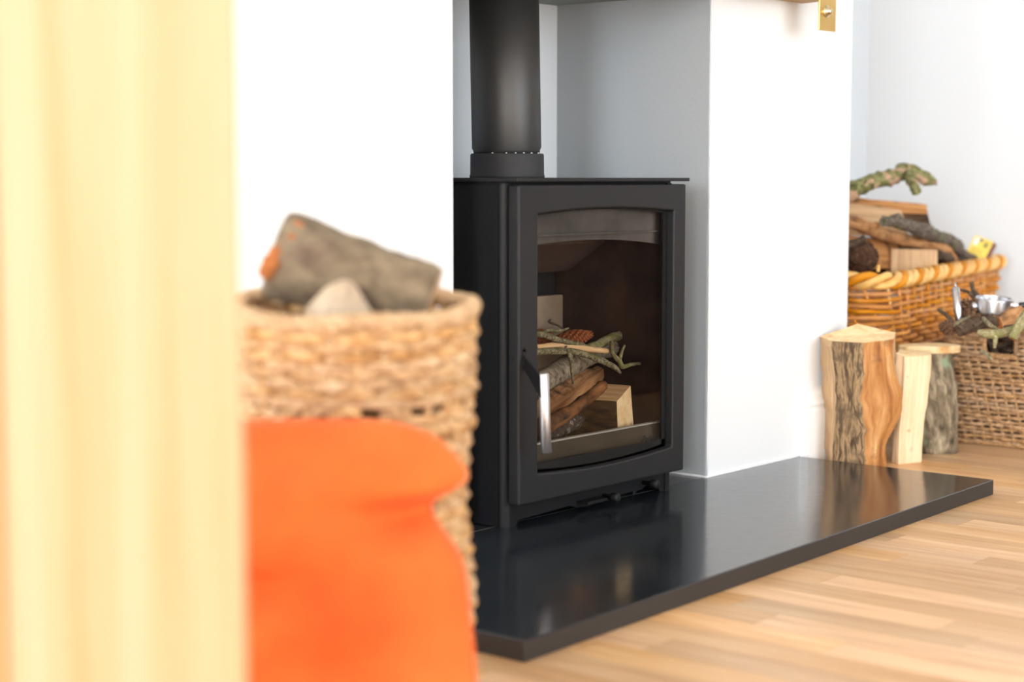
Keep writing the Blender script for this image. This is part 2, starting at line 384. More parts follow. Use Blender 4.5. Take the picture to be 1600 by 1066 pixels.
    def build(s, name, mats, parent=None, bevel=0.0, segs=2, subsurf=0, origin=None):
        if not isinstance(mats, (list, tuple)): mats = [mats]
        xs = [p[0] for p in s.v]; ys = [p[1] for p in s.v]; zs = [p[2] for p in s.v]
        org = Vector(origin) if origin else Vector(((min(xs)+max(xs))/2, (min(ys)+max(ys))/2, min(zs)))
        me = bpy.data.meshes.new(name)
        me.from_pydata([tuple(Vector(p) - org) for p in s.v], [], s.f)
        for k in mats: me.materials.append(MAT[k])
        uvl = me.uv_layers.new(name='UVMap')
        li = 0
        for fi, pl in enumerate(me.polygons):
            pl.material_index = s.mi[fi]; pl.use_smooth = s.sm[fi]
            u = s.uv[fi]
            if u is None:                                   # planar, in metres
                nn = pl.normal
                ax = max(range(3), key=lambda q: abs(nn[q]))
                u = []
                for vi in pl.vertices:
                    c = me.vertices[vi].co
                    u.append((c.y, c.z) if ax == 0 else ((c.x, c.z) if ax == 1 else (c.x, c.y)))
            for q in range(len(pl.vertices)):
                uvl.data[pl.loop_start + q].uv = u[q]
        me.update()
        o = bpy.data.objects.new(name, me)
        COL.objects.link(o)
        place(o, org, parent)
        if bevel > 0:
            bv = o.modifiers.new('bevel', 'BEVEL'); bv.width = bevel; bv.segments = segs; bv.limit_method = 'ANGLE'; bv.angle_limit = math.radians(40)
            bv.harden_normals = False
        if subsurf:
            sb = o.modifiers.new('subsurf', 'SUBSURF'); sb.levels = subsurf; sb.render_levels = subsurf
        return o

def place(o, org, parent):
    WORLD[o.name] = Vector(org)
    if parent:
        o.parent = parent
        o.location = Vector(org) - WORLD[parent.name]
    else:
        o.location = org
def thing(name, loc, label, cat, group=None):
    o = bpy.data.objects.new(name, None)
    o.empty_display_size = 0.05
    COL.objects.link(o)
    place(o, Vector(loc), None)
    return tag(o, label, cat, group)
def tag(o, label=None, cat=None, group=None, kind=None):
    if label: o['label'] = label
    if cat: o['category'] = cat
    if group: o['group'] = group
    if kind: o['kind'] = kind
    return o
def struct(o, label, cat): return tag(o, label, cat, None, 'structure')
def smooth_path(ctrl, n=6):
    """Catmull-Rom through control points"""
    c = [Vector(p) for p in ctrl]
    c = [c[0]*2 - c[1]] + c + [c[-1]*2 - c[-2]]
    out = []
    for i in range(1, len(c)-2):
        for k in range(n):
            t = k / n
            p0, p1, p2, p3 = c[i-1], c[i], c[i+1], c[i+2]
            out.append(0.5*((2*p1) + (p2-p0)*t + (2*p0-5*p1+4*p2-p3)*t*t + (3*p1-p0-3*p2+p3)*t**3))
    out.append(c[-2])
    return out
def lerp_list(vals, m):
    out = []
    for i in range(m):
        t = i/(m-1)*(len(vals)-1); k = min(int(t), len(vals)-2); out.append(vals[k] + (vals[k+1]-vals[k])*(t-k))
    return out
def twig(name, ctrl, radii, mat, label, cat='twig', group=None, jit=0.002, forks=(), endmat=None, sides=9, n=7, parent=None):
    """a crooked branch with its side shoots, one body"""
    mb = MB()
    p = smooth_path(ctrl, n)
    mb.tube(p, lerp_list(radii, len(p)), sides, 0, 1 if endmat else 0, jit, 60)
    for (fc, fr) in forks:
        q = smooth_path(fc, n)
        mb.tube(q, lerp_list(fr, len(q)), 7, 0, 1 if endmat else 0, jit*0.7, 60)
    o = mb.build(name, [mat, endmat] if endmat else [mat], parent)
    return tag(o, label, cat, group) if not parent else o

# ------------------------------------------------------------------ the room shell
HZ = 0.028                                   # hearth top
XL, XR, YB, YF, ZC = -8.5, 1.90, 0.727, -5.55, 2.45
fl = MB().box(XL, XR, YF, YB, -0.06, -0.0012).build('floor', 'floor')
struct(fl, 'light oak strip floor', 'floor')
struct(MB().box(XL, XR, YF, YB, ZC, ZC+0.05).build('ceiling', 'paint'), 'white ceiling', 'ceiling')
struct(MB().box(-2.4, -0.706, 0, YB, 0, ZC).build('wall_left_pier', 'paint'), 'white chimney breast wall left of the recess', 'wall')
struct(MB().box(0, 0.515, 0, YB, 0, ZC).build('wall_right_pier', 'paint'), 'white pier right of the fireplace recess', 'wall')
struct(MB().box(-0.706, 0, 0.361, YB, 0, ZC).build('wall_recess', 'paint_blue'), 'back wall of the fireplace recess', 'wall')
struct(MB().box(-0.0035, 0.0, 0.004, 0.361, HZ, 0.925).build('wall_recess_right', 'paint_shaded'), 'right cheek of the recess with its shade put into the grey', 'wall')  # thin sheet over the pier side, recess shade painted in as grey
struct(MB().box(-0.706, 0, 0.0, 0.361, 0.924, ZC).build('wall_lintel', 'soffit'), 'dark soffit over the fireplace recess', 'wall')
struct(MB().box(-0.706, 0, -0.004, 0.0, 0.935, ZC).build('wall_front', 'paint'), 'white chimney breast above the recess', 'wall')
struct(MB().box(XL, -2.4, 0.7, YB, 0, ZC).build('wall_alcove_left', 'paint'), 'white alcove wall at the far left', 'wall')
struct(MB().box(0.515, XR, YB-0.002, YB+0.05, 0, ZC).build('wall_alcove_back', 'paint_blue'), 'pale back wall of the right alcove', 'wall')
struct(MB().box(XR, XR+0.05, -1.1, YB, 0, ZC).build('wall_right', 'paint'), 'white side wall behind the log baskets', 'wall')
struct(MB().box(XR, XR+0.05, YF, -1.1, 0, ZC).build('wall_right_mirrored_dark', 'mirrored_dark'), 'unseen end of the side wall, made dark for the stove glass to mirror', 'wall')  # out of view, coloured dark so the stove glass reflects little light
# left wall and window wall with openings
m = MB().box(XL-0.05, XL, YF, -5.1, 0, ZC).box(XL-0.05, XL, -2.1, YB, 0, ZC).box(XL-0.05, XL, -5.1, -2.1, 0, 0.4).box(XL-0.05, XL, -5.1, -2.1, 2.4, ZC)
struct(m.build('wall_left', 'paint'), 'white left wall with a window opening', 'wall')
m = MB().box(XL, -2.3, YF-0.05, YF, 0, ZC).box(1.1, XR, YF-0.05, YF, 0, ZC).box(-2.3, 1.1, YF-0.05, YF, 0, 0.06).box(-2.3, 1.1, YF-0.05, YF, 2.2, ZC)
struct(m.build('wall_behind', 'paint'), 'white wall with the window opposite the fireplace', 'wall')

# oak strips: staggered boards, each its own object
LEN = [0.34, 0.46, 0.58]
BW = 0.0655
protos = []
for L_ in LEN:
    p = MB().box(-BW/2+0.0004, BW/2-0.0004, 0.0006, L_-0.0006, -0.0011, 0.0).build('floorboard', 'floor', fl, origin=(0, 0, 0))
    protos.append(p)
nb = 0
used = [False]*3
x = -1.36
while x < XR - 0.02:
    y = -1.22 - random.random()*0.3
    ymax = 0.1 if x < 0.33 else 0.35
    while y < ymax:
        k = random.randrange(3)
        y1 = y + LEN[k]
        vis = not (y1 < -0.62 - max(0, x+0.4)*1.1 - 0.75) and not (x > 0.9 and y < -1.0)
        hid = (-1.07 < x < 0.29 and y > -0.41)
        if vis and not hid and nb < 295:
            if not used[k]: o = protos[k]; used[k] = True
            else:
                o = protos[k].copy(); COL.objects.link(o); o.parent = fl
            o.location = Vector((x + BW/2, y, 0)) - WORLD[fl.name]
            nb += 1
        y = y1
    x += BW

# hearth: front slab and the slab inside the recess
h = thing('slate_hearth', (-0.4, -0.2, 0), 'black polished slate hearth slab lying under and before the stove', 'hearth')
m = MB()
m.prism([(-1.109, -0.481, 0), (0.325, -0.421, 0), (0.329, -0.0005, 0), (-1.109, -0.0005, 0)], (0, 0, HZ))
for i in range(len(m.f)):
    if i not in (0, 1): m.mi[i] = 1
m.build('front_slab', ['slate', 'slate_edge'], h, 0.0012, 1)
MB().box(-0.7055, -0.004, 0.0025, 0.3605, 0, HZ-0.0006).build('recess_slab', 'slate', h, 0.001, 1)
MB().box(-0.7055, -0.004, -0.0005, 0.0025, 0.001, HZ-0.0002).build('joint', 'mortar', h)

# unseen floor covering, added to darken what the stove glass mirrors
m = MB().box(0.45, 1.84, -2.9, -1.05, 0.0005, 0.010)
tag(m.build('added_rug', 'added_rug', None, 0.003), 'dark brown floor covering added outside the view to darken the stove glass reflection', 'added_rug')

# skirting right of the hearth, moulded
prof = [(0, 0), (-0.018, 0), (-0.018, 0.118), (-0.0145, 0.122), (-0.0145, 0.126), (-0.017, 0.130), (-0.017, 0.134), (-0.013, 0.138), (-0.010, 0.150), (-0.006, 0.156), (-0.004, 0.163), (0, 0.163)]
m = MB().prism([(0.338, y, z) for y, z in prof], (0.177, 0, 0))
struct(m.build('baseboard_right', 'gloss_white'), 'white moulded skirting on the right pier', 'baseboard')
m = MB().prism([(0.516, YB - 0.002 + y, z) for y, z in prof], (XR - 0.517, 0, 0))
struct(m.build('baseboard_back', 'gloss_white'), 'white moulded skirting of the alcove', 'baseboard')
struct(MB().box(XR-0.018, XR, -1.1, YB-0.022, 0, 0.163).build('baseboard_side', 'gloss_white', None, 0.004), 'white skirting on the side wall', 'baseboard')
# plaster bead along the foot of the pier and down the cheek's arris
m = MB()
pts = [(0.33 - i*0.011, -0.0012, HZ + 0.001) for i in range(31)] + [(-0.003, -0.0015, HZ + 0.001)] + [(-0.0038, 0.003 + i*0.012, HZ+0.001) for i in range(28)]
m.tube(pts, [0.002 + 0.0012*random.random() for _ in pts], 5)
struct(m.build('trim_1', 'caulk'), 'uneven bead of filler where the pier meets the hearth', 'trim')
m = MB()
pts = [(-0.001, -0.0005, 0.03 + i*0.03) for i in range(31)]
m.tube(pts, [0.0016 + 0.0007*random.random() for _ in pts], 5)
struct(m.build('trim_2', 'caulk'), 'painted arris of the right pier', 'trim')

# mantel beam with brass strap
mb = thing('mantel_beam', (-0.4, -0.04, 0.927), 'pale oak mantel beam across the top of the chimney breast', 'mantel')
m = MB().prism([(-1.05, -0.0045, 0.930), (-1.05, -0.078, 0.930), (0.303, -0.078, 0.930), (0.307, -0.02, 0.928), (0.307, -0.0045, 0.928)], (0, 0, 0.12))
m.build('beam', 'beam', mb, 0.003)
bk = MB().box(0.243, 0.3045, -0.0825, -0.079, OY(1290, 48, -0.0825).z, 1.03).build('strap_plate', 'brass', mb, 0.0012)
tag(bk, 'flat brass strap hanging below the beam end')
c = OY(1292, 18, -0.0825)
m = MB().lathe([(0.0085, 0), (0.0085, 0.002), (0.0065, 0.003), (0.0062, 0.008), (0.0045, 0.0105), (0.0, 0.011)], c, 20, axis=(0, -1, 0))
m.build('bolt', 'bolt', bk)
MB().lathe([(0.0115, 0), (0.0115, 0.0012), (0.009, 0.0014)], c, 20, axis=(0, -1, 0)).build('washer', 'bolt', bk)

# ------------------------------------------------------------------ the stove
ST = thing('wood_burning_stove', (-0.38, 0.12, HZ), 'black steel wood burning stove with a big glass door on the slate hearth', 'stove')
X0, X1 = -0.609, -0.146
YD = -0.053                                              # door front
YBK = 0.285
def arc(xa, za, xb, zb, bulge, n=14):
    return [(xa + (xb-xa)*i/n, za + (zb-za)*i/n + bulge*(1-(2*i/n-1)**2)) for i in range(n+1)]
# left and right side panels with a cut-out below, front edge rolled round
for sx, xa in ((-1, X0), (1, X1)):
    t = 0.010
    ys = [(-0.013, HZ), (0.045, HZ), (0.075, HZ+0.045), (0.19, HZ+0.045), (0.22, HZ), (YBK, HZ), (YBK, 0.579), (-0.013, 0.579)]
    m = MB().prism([(xa, y, z) for y, z in ys], (t if sx < 0 else -t, 0, 0))
    m.build('side_panel', 'steel', ST, 0.002)
# rounded front corner posts
for xa, d in ((X0, 1), (X1, -1)):
    m = MB()
    sec = []
    R = 0.013
    for i in range(9):
        a = math.pi + i*math.pi/16
        sec.append((xa + d*(R + R*math.cos(a)), -0.010 + R*math.sin(a)))
    poly = sec + [(xa + d*0.022, -0.023), (xa + d*0.022, -0.009), (xa, -0.009)]
    if d < 0: poly = poly[::-1]
    m.prism([(x_, y_, HZ) for x_, y_ in poly], (0, 0, 0.551), smooth=False)
    m.build('corner_post', 'steel', ST)
MB().box(X0+0.01, X1-0.01, YBK-0.008, YBK, HZ+0.03, 0.579).build('back_panel', 'steel', ST)
# apron below the door, lower edge shaped with feet
zt = 0.12
ap = [(X0+0.021, zt), (X0+0.021, HZ), (X0+0.032, HZ), (X0+0.034, HZ+0.008)]
ap += [(X0+0.10, HZ+0.010), (X0+0.17, HZ+0.012), (X0+0.19, HZ+0.006), (X0+0.225, HZ+0.004), (X0+0.245, HZ+0.011)]
ap += [(X1-0.090, HZ+0.012), (X1-0.062, HZ+0.024), (X1-0.045, HZ+0.021), (X1-0.035, HZ), (X1-0.021, HZ), (X1-0.021, zt)]
m = MB().prism([(x_, -0.021, z_) for x_, z_ in ap], (0, 0.008, 0))
m.build('apron', 'steel', ST, 0.001)
MB().box(X0+0.02, X1-0.02, 0.05, 0.06, HZ, 0.10).build('ash_pan', 'soot', ST)
# air slide knobs
for px, py in ((956, 777), (1018, 756)):
    c = OY(px, py, -0.04)
    m = MB().lathe([(0.004, 0), (0.004, 0.018), (0.0075, 0.018), (0.0085, 0.021), (0.0085, 0.03), (0.006, 0.033), (0, 0.033)], (c.x, -0.022, c.z), 18, axis=(0, -1, 0))
    m.build('air_knob', 'steel', ST)
c = OY(925, 782, -0.03)
MB().box(c.x-0.03, c.x+0.025, -0.045, -0.022, c.z-0.0025, c.z+0.0025).build('air_slide', 'steel', ST, 0.001)
# top plate: thin, overhanging
MB().box(-0.617, -0.146, -0.055, YBK+0.004, 0.582, 0.588).build('top_plate', 'steel_door', ST, 0.0012)
MB().box(X0+0.006, X1-0.006, -0.018, YBK-0.004, 0.572, 0.582).build('top_frame', 'soot', ST)
# firebox
IX0, IX1, IY = -0.585, -0.170, 0.209
zb = 0.112
MB().box(IX0, IX1, -0.012, IY, zb-0.01, zb).build('fire_bed', 'soot', ST)
MB().box(IX0+0.004, IX1-0.002, IY, IY+0.02, zb, 0.372).build('fire_brick', 'brick', ST, 0.002)
MB().box(IX0, IX1, IY+0.021, IY+0.03, zb, 0.54).build('firebox_back', 'soot', ST)
for xa, xb in ((IX0-0.012, IX0), (IX1, IX1+0.012)):
    MB().box(xa, xb, -0.012, IY+0.02, zb, 0.56).build('fire_brick', 'brick_dark', ST)
pA = OX(881, 423, IX1); pB = OX(945, 379, IX1)
bz0, bz1, by1 = pA.z, pB.z, pB.y
MB().prism([(IX0, IY+0.02, bz0-0.002), (IX0, IY-0.01, bz0), (IX0, max(0.0, by1), bz1), (IX0, max(0.0, by1), bz1+0.012), (IX0, IY+0.02, bz0+0.016)], (IX1-IX0-0.0005, 0, 0)).build('baffle', 'baffle', ST)
MB().prism([(IX0, IY-0.012, bz0+0.0005), (IX0, max(0.0, by1), bz1-0.003), (IX0, max(0.0, by1)-0.002, bz1), (IX0, IY-0.013, bz0+0.003)], (0.002, 0, 0)).build('baffle_edge', 'guard_edge', ST)
# air-wash plate behind the top of the glass: arched lower edge, folded ledge
a1, a2, a3 = OY(835, 387, -0.016), OY(962, 375, -0.016), OY(1035, 379, -0.016)
pl = [(IX0, 0.56)] + arc(IX0, a1.z-0.001, IX1, a3.z-0.004, 0.012) + [(IX1, 0.56)]
MB().prism([(x_, -0.016, z_) for x_, z_ in pl], (0, 0.004, 0)).build('air_wash_plate', 'inner_plate', ST)
l1 = OY(900, 366, -0.022)
MB().box(IX0, IX1, -0.023, -0.016, l1.z-0.0015, l1.z+0.0015).build('air_wash_ledge', 'inner_plate', ST)
# log guard
MB().box(IX0+0.003, IX1-0.003, -0.016, -0.011, 0.100, 0.153).build('log_guard', 'guard', ST)
MB().box(IX0+0.003, IX1-0.003, -0.018, -0.009, 0.153, 0.1555).build('guard_edge', 'guard_edge', ST)
m = MB()
for i in range(60):
    px_ = random.uniform(IX0+0.01, IX1-0.01); py_ = random.uniform(-0.002, 0.10); r_ = random.uniform(0.004, 0.012)
    m.lathe([(r_, 0), (r_*0.8, r_*0.35), (r_*0.3, r_*0.55), (0, r_*0.55)], (px_, py_, zb), 7)
tag(m.build('ash', 'ash', ST), kind='stuff')

# the door
DX0, DX1, DZ0, DZ1 = -0.611, -0.1535, 0.068, 0.577
AX0, AX1, AZ0, AZ1 = -0.563, -0.1895, 0.1145, 0.5305
def ring_frame(outer, inner, y0, y1, name, mat, parent, bevel):
    """frame between two loops of equal length in the XZ plane"""
    m = MB(); n = len(outer)
    for y in (y0, y1):
        m.v += [Vector((x_, y, z_)) for x_, z_ in outer] + [Vector((x_, y, z_)) for x_, z_ in inner]
    for i in range(n):
        j = (i+1) % n
        m.face([i, j, n+j, n+i]); m.face([2*n+j, 2*n+i, 3*n+i, 3*n+j])
        m.face([j, i, 2*n+i, 2*n+j]); m.face([n+i, n+j, 3*n+j, 3*n+i])
    return m.build(name, mat, parent, bevel, 3)
def loops(x0, x1, z0, z1, bul, n=14):
    bot = arc(x0, z0, x1, z0, -bul, n); top = arc(x1, z1, x0, z1, bul, n)
    sidesR = [(x1, z0 + (z1-z0)*i/4) for i in range(1, 4)]; sidesL = [(x0, z1 + (z0-z1)*i/4) for i in range(1, 4)]
    return bot + sidesR + top + sidesL
outer = loops(DX0, DX1, DZ0, DZ1, 0.0); inner = loops(AX0, AX1, AZ0, AZ1, 0.0085)
door = ring_frame(outer, inner, YD, -0.030, 'door', 'steel_door', ST, 0.0035)
inner2 = loops(AX0-0.004, AX1+0.004, AZ0-0.004, AZ1+0.004, 0.0085); inner3 = loops(AX0+0.011, AX1-0.0115, AZ0+0.004, AZ1-0.003, 0.0085)
ring_frame(inner2, inner3, -0.0372, -0.0335, 'seal_rope', 'rope', door, 0)
gp = loops(AX0-0.003, AX1+0.003, AZ0-0.003, AZ1+0.003, 0.0085)
m = MB().prism([(x_, -0.0385, z_) for x_, z_ in gp], (0, 0.001, 0))
m.f = [m.f[0][::-1]]; m.mi = [0]; m.uv = [None]; m.sm = [False]
gl = m.build('glass', 'glass', door)
# black screen-printed band low on the glass with its lettering
pb = [(AX0+0.001, AZ0+0.001)] + arc(AX0+0.001, AZ0-0.001, AX1-0.001, AZ0-0.001, -0.007) + [(AX1-0.001, 0.1275)] + [(AX0+0.001, 0.1275)]
MB().prism([(x_, -0.0372, z_) for x_, z_ in pb[1:]], (0, 0.0006, 0)).build('printed_band', 'soot', door)
cu = bpy.data.curves.new('lettering', 'FONT')
cu.body = 'Parkray'; cu.size = 0.0165; cu.shear = 0.25; cu.extrude = 0.0001; cu.align_x = 'RIGHT'
cu.materials.append(MAT['print_black'])
tx = bpy.data.objects.new('lettering', cu); COL.objects.link(tx)
tme = bpy.data.meshes.new_from_object(tx)                  # plain mesh letters
bpy.data.objects.remove(tx)
tx = bpy.data.objects.new('lettering', tme); COL.objects.link(tx)
place(tx, Vector((-0.2115, -0.0394, 0.1285)), door)
tx.rotation_euler = (math.pi/2, 0, 0)
# keyhole slot, pin, handle
c = OY(819, 549, YD)
MB().lathe([(0.004, 0), (0.004, 0.0006)], (c.x, YD, c.z+0.003), 14, axis=(0, -1, 0)).box(c.x-0.004, c.x+0.004, YD-0.0006, YD, c.z-0.030, c.z+0.003).build('latch_slot', 'print_black', door)
c2 = OY(804, 561, -0.04)
MB().lathe([(0.0028, 0), (0.0028, 0.0006)], (DX0, -0.042, c2.z), 12, axis=(-1, 0, 0)).build('hinge_pin', 'print_black', door)
ha = OY(849, 583, YD-0.048); hb = OY(853.5, 708, YD-0.048)
ax = (hb - ha).normalized(); Lh = (hb - ha).length
m = MB().lathe([(0.0066, 0), (0.0084, 0.0016), (0.0084, Lh-0.0016), (0.0066, Lh)], ha, 28, axis=ax)
hd = m.build('handle', 'chrome', door)
tag(hd, 'brushed steel bar handle')
s1, s2 = OY(818, 556, YD-0.004), OY(818, 577, YD-0.004)
e1, e2 = OY(843, 586, YD-0.048), OY(844, 622, YD-0.048)
m = MB().prism([s1, e1, e2, s2], (0.005, 0, 0))
m.build('handle_arm', 'steel', hd, 0.001)
# flue collar
PC = Vector((-0.3795, 0.169, 0.588))
m = MB().lathe([(0.0655, 0), (0.0655, 0.004), (0.0645, 0.006), (0.0640, 0.040), (0.0625, 0.042), (0.056, 0.042)], PC, 64)
m.build('flue_collar', 'collar', ST)
# flue pipe: its own thing, standing in the collar, leaning a touch
lean = Vector((-0.0032, 0.0028, 0.245)).normalized()
fp = MB().lathe([(0.0575, 0.041), (0.0580, 0.047), (0.0605, 0.052), (0.0605, 0.338)], PC, 72, axis=lean).build('flue_pipe', 'flue')
tag(fp, 'matt black round flue pipe rising from the stove top', 'flue pipe')
m = MB()
for i in range(7):
    a = math.radians(180 + 20 + i*16 + random.uniform(-5, 5))
    m.lathe([(0.002, 0), (0.0014, 0.0012), (0, 0.0016)], PC + Vector((0.0615*math.cos(a), 0.0615*math.sin(a), 0.0418)), 6)
tag(m.build('cement_crumb', 'caulk', ST), kind='stuff')

# ------------------------------------------------------------------ fuel laid inside the stove
G = 'firewood laid in the stove'
# pale square-split log lying front to back
y0 = 0.012
q = [OY(963, 670, y0), OY(997, 663, y0), OY(988, 603, y0), OY(959, 627, y0)]
dz = zb + 0.0005 - min(q[0].z, q[1].z)
q[0].z = zb + 0.0005; q[1].z = zb + 0.0005
cen = sum(q, Vector())/4
sec = []
for i in range(4):
    a, b_ = q[i], q[(i+1) % 4]
    for t in (0, 0.35, 0.7): sec.append((a + (b_-a)*t) - cen)
pts = [cen + Vector((-0.004*i, 0.022*i, 0)) for i in range(8)]
m = MB(); em = [1]*3 + [0]*3 + [0]*3 + [1]*3
m.sweep(pts, [(v.x, v.z) for v in sec], None, (0, 0, 1), 0, 2, False, 0.0012, 40, em)
lg = m.build('split_log', ['split', 'bark_dark', 'end'], None)
tag(lg, 'square split log with pale end grain at right of the stove fire bed', 'log', G)
# ash-burnt log at the front left
p = [OY(838, 672, 0.03), OY(868, 668, 0.03), OY(905, 655, 0.05)]
for v in p: v.z = max(v.z, zb + 0.019)
tag(MB().tube(smooth_path(p, 6), lerp_list([0.018, 0.02, 0.02, 0.012], 13), 12, 0, 0, 0.006, 50).build('charred_log', 'char_ash'), 'ash-covered charred log end low behind the stove log guard', 'log', G)
# reddish split log leaning up from left
A, B = OY(838, 655, 0.06), OY(936, 582, 0.13)
A.z = max(A.z, zb+0.035)
sec = [(-0.02, -0.024), (0.004, -0.030), (0.026, -0.012), (0.024, 0.018), (0.0, 0.030), (-0.022, 0.012)]
m = MB().sweep([A + (B-A)*i/9 for i in range(10)], sec, [1, 1, 1.02, 1, 0.98, 0.95, 0.9, 0.8, 0.66, 0.45], (0, 0, 1), 0, 1, False, 0.003, 35, [0, 0, 0, 0, 0, 0])
tag(m.build('split_log', ['split_red', 'split']), 'reddish brown split log leaning under the grey branch in the stove', 'log', G)
# brown stick with charred tip in front
p = [OY(848, 668, -0.002), OY(880, 650, 0.0), OY(915, 625, 0.004), OY(938, 606, 0.008), OY(944, 601, 0.01)]
tag(MB().tube(smooth_path(p, 6), lerp_list([0.017, 0.013, 0.0105, 0.010, 0.006], 25), 12, 0, 0, 0.002, 45).build('charred_stick', 'charred'), 'brown stick with a blackened tip lying before the square split log', 'stick', G)
# thick grey branch across the top
p = [OY(830, 606, 0.05), OY(880, 577, 0.07), OY(930, 552, 0.09), OY(975, 534, 0.10), OY(1003, 519, 0.105)]
tag(MB().tube(smooth_path(p, 7), lerp_list([0.020, 0.0195, 0.0175, 0.0155, 0.006], 29), 14, 0, 0, 0.004, 50).build('grey_branch', 'bark_cracked'), 'thick cracked grey branch across the top of the stove fuel', 'branch', G)
# scaly brown branch above it
twig('scaly_branch', [OY(905, 548, 0.075), OY(930, 541, 0.075), OY(962, 526, 0.08), OY(1000, 516, 0.085)], [0.006, 0.009, 0.009, 0.0075], 'twig_green',
     'scaly brown branch with a cut tip pointing right in the stove', 'branch', G, 0.0018, (), 'split_tan')
# mossy twig in front with forks
twig('mossy_twig', [OY(832, 551, 0.03), OY(870, 549, 0.03), OY(902, 551, 0.028), OY(930, 560, 0.025), OY(958, 573, 0.02), OY(970, 583, 0.02)], [0.0058, 0.0062, 0.006, 0.0058, 0.005, 0.002], 'twig_grey',
     'mossy grey twig with hanging shoots draped over the stove fuel', 'twig', G, 0.0015,
     ([(OY(886, 547, 0.028), OY(890, 556, 0.022), OY(893, 574, 0.018), OY(895, 600, 0.02)), (0.004, 0.0042, 0.0034, 0.002)],
      [(OY(884, 540, 0.03), OY(886, 551, 0.028), OY(892, 558, 0.026)), (0.003, 0.004, 0.005)]))
twig('green_twig', [OY(955, 535, 0.06), OY(957, 552, 0.04), OY(968, 565, 0.03), OY(973, 573, 0.03), OY(985, 570, 0.03), OY(1000, 568, 0.03)], [0.004, 0.0042, 0.0048, 0.005, 0.0036, 0.0022], 'twig_green',
     'greenish forked twig end hanging at right of the mossy twig', 'twig', G, 0.0014,
     ([(OY(968, 562, 0.03), OY(972, 548, 0.035), OY(976, 540, 0.04)), (0.004, 0.003, 0.002)],))
twig('dark_twig', [OY(832, 521, 0.04), OY(850, 524, 0.04), OY(880, 533, 0.04), OY(905, 538, 0.045), OY(918, 540, 0.05)], [0.0055, 0.0055, 0.0048, 0.004, 0.002], 'twig_grey',
     'dark grey twig lying in front of the rust brown pine cone', 'twig', G, 0.0012,
     ([(OY(846, 522, 0.045), OY(858, 516, 0.05), OY(875, 517, 0.055), OY(888, 513, 0.06)), (0.004, 0.0035, 0.003, 0.002)],))
twig('curled_twig', [OY(860, 500, 0.09), OY(858, 503, 0.085), OY(864, 506, 0.08), OY(872, 509, 0.08), OY(885, 517, 0.08)], [0.0016, 0.0022, 0.002, 0.0018, 0.0012], 'twig_dark',
     'thin curled dark twig above the pine cone in the stove', 'twig', G, 0.0006)
twig('peeled_stick', [OY(836, 543, 0.04), OY(872, 540, 0.045), OY(905, 544, 0.045), OY(948, 549, 0.05)], [0.005, 0.005, 0.006, 0.005], 'split',
     'half peeled pale stick under the pine cone in the stove', 'stick', G, 0.0014, (), 'bark_orange')

def pine_cone(name, base, tip, rad, mat, label, cat, group, nrow=11, per=9):
    ax = (tip - base); L_ = ax.length; ax = ax.normalized()
    ref = Vector((0,0,1)) if abs(ax.z) < 0.9 else Vector((1,0,0))
    e1 = (ref - ax*ref.dot(ax)).normalized(); e2 = ax.cross(e1)
    root = MB().lathe([(0.0, 0), (rad*0.5, L_*0.1), (rad*0.62, L_*0.4), (rad*0.45, L_*0.8), (0, L_)], base, 12, axis=ax).build(name, mat)
    tag(root, label, cat, group)
    first = None
    m = MB()
    for i in range(nrow):
        t = (i+0.5)/nrow
        rr_ = rad*(0.62 + 0.38*math.sin(math.pi*min(1, t*0.95+0.12)))*(1 - 0.35*t**3)
        for k in range(per):
            a = 2*math.pi*(k + 0.5*(i % 2))/per + 0.1*i
            d = e1*math.cos(a) + e2*math.sin(a); s_ = ax.cross(d)
            c0 = base + ax*(L_*t) + d*rr_*0.5
            tp = base + ax*(L_*(t+0.05)) + d*rr_*1.22
            w = rr_*math.pi/per*0.95
            th = ax*(L_/nrow*0.30)
            b_ = len(m.v)
            m.v += [c0 - s_*w*0.5, c0 + s_*w*0.5, tp + s_*w*0.9 - th*0.2, tp + ax*(L_/nrow*0.45), tp - s_*w*0.9 - th*0.2, c0 - th, tp - th]
            for f_ in ((0,1,2,3),(0,3,4),(1,5,6,2),(5,0,4,6),(2,6,4,3)): m.face([b_+z for z in f_])
    tag(m.build('scales', mat + '_scale', root), kind='stuff')
    return root
pine_cone('pine_cone', OY(872, 535, 0.07), OY(921, 523, 0.07), 0.0135, 'cone', 'rust brown pine cone on top of the fuel inside the stove', 'pine cone', G, 13, 10)
pine_cone('pine_cone', OY(832, 523, 0.065), OY(868, 532, 0.075), 0.0115, 'cone', 'partly hidden pine cone at the left edge of the stove glass', 'pine cone', G, 11, 9)

# ------------------------------------------------------------------ upright logs right of the hearth
def rings(A, B, n): return [A + (B-A)*i/(n-1) for i in range(n)]
G = 'upright split logs beside the hearth'
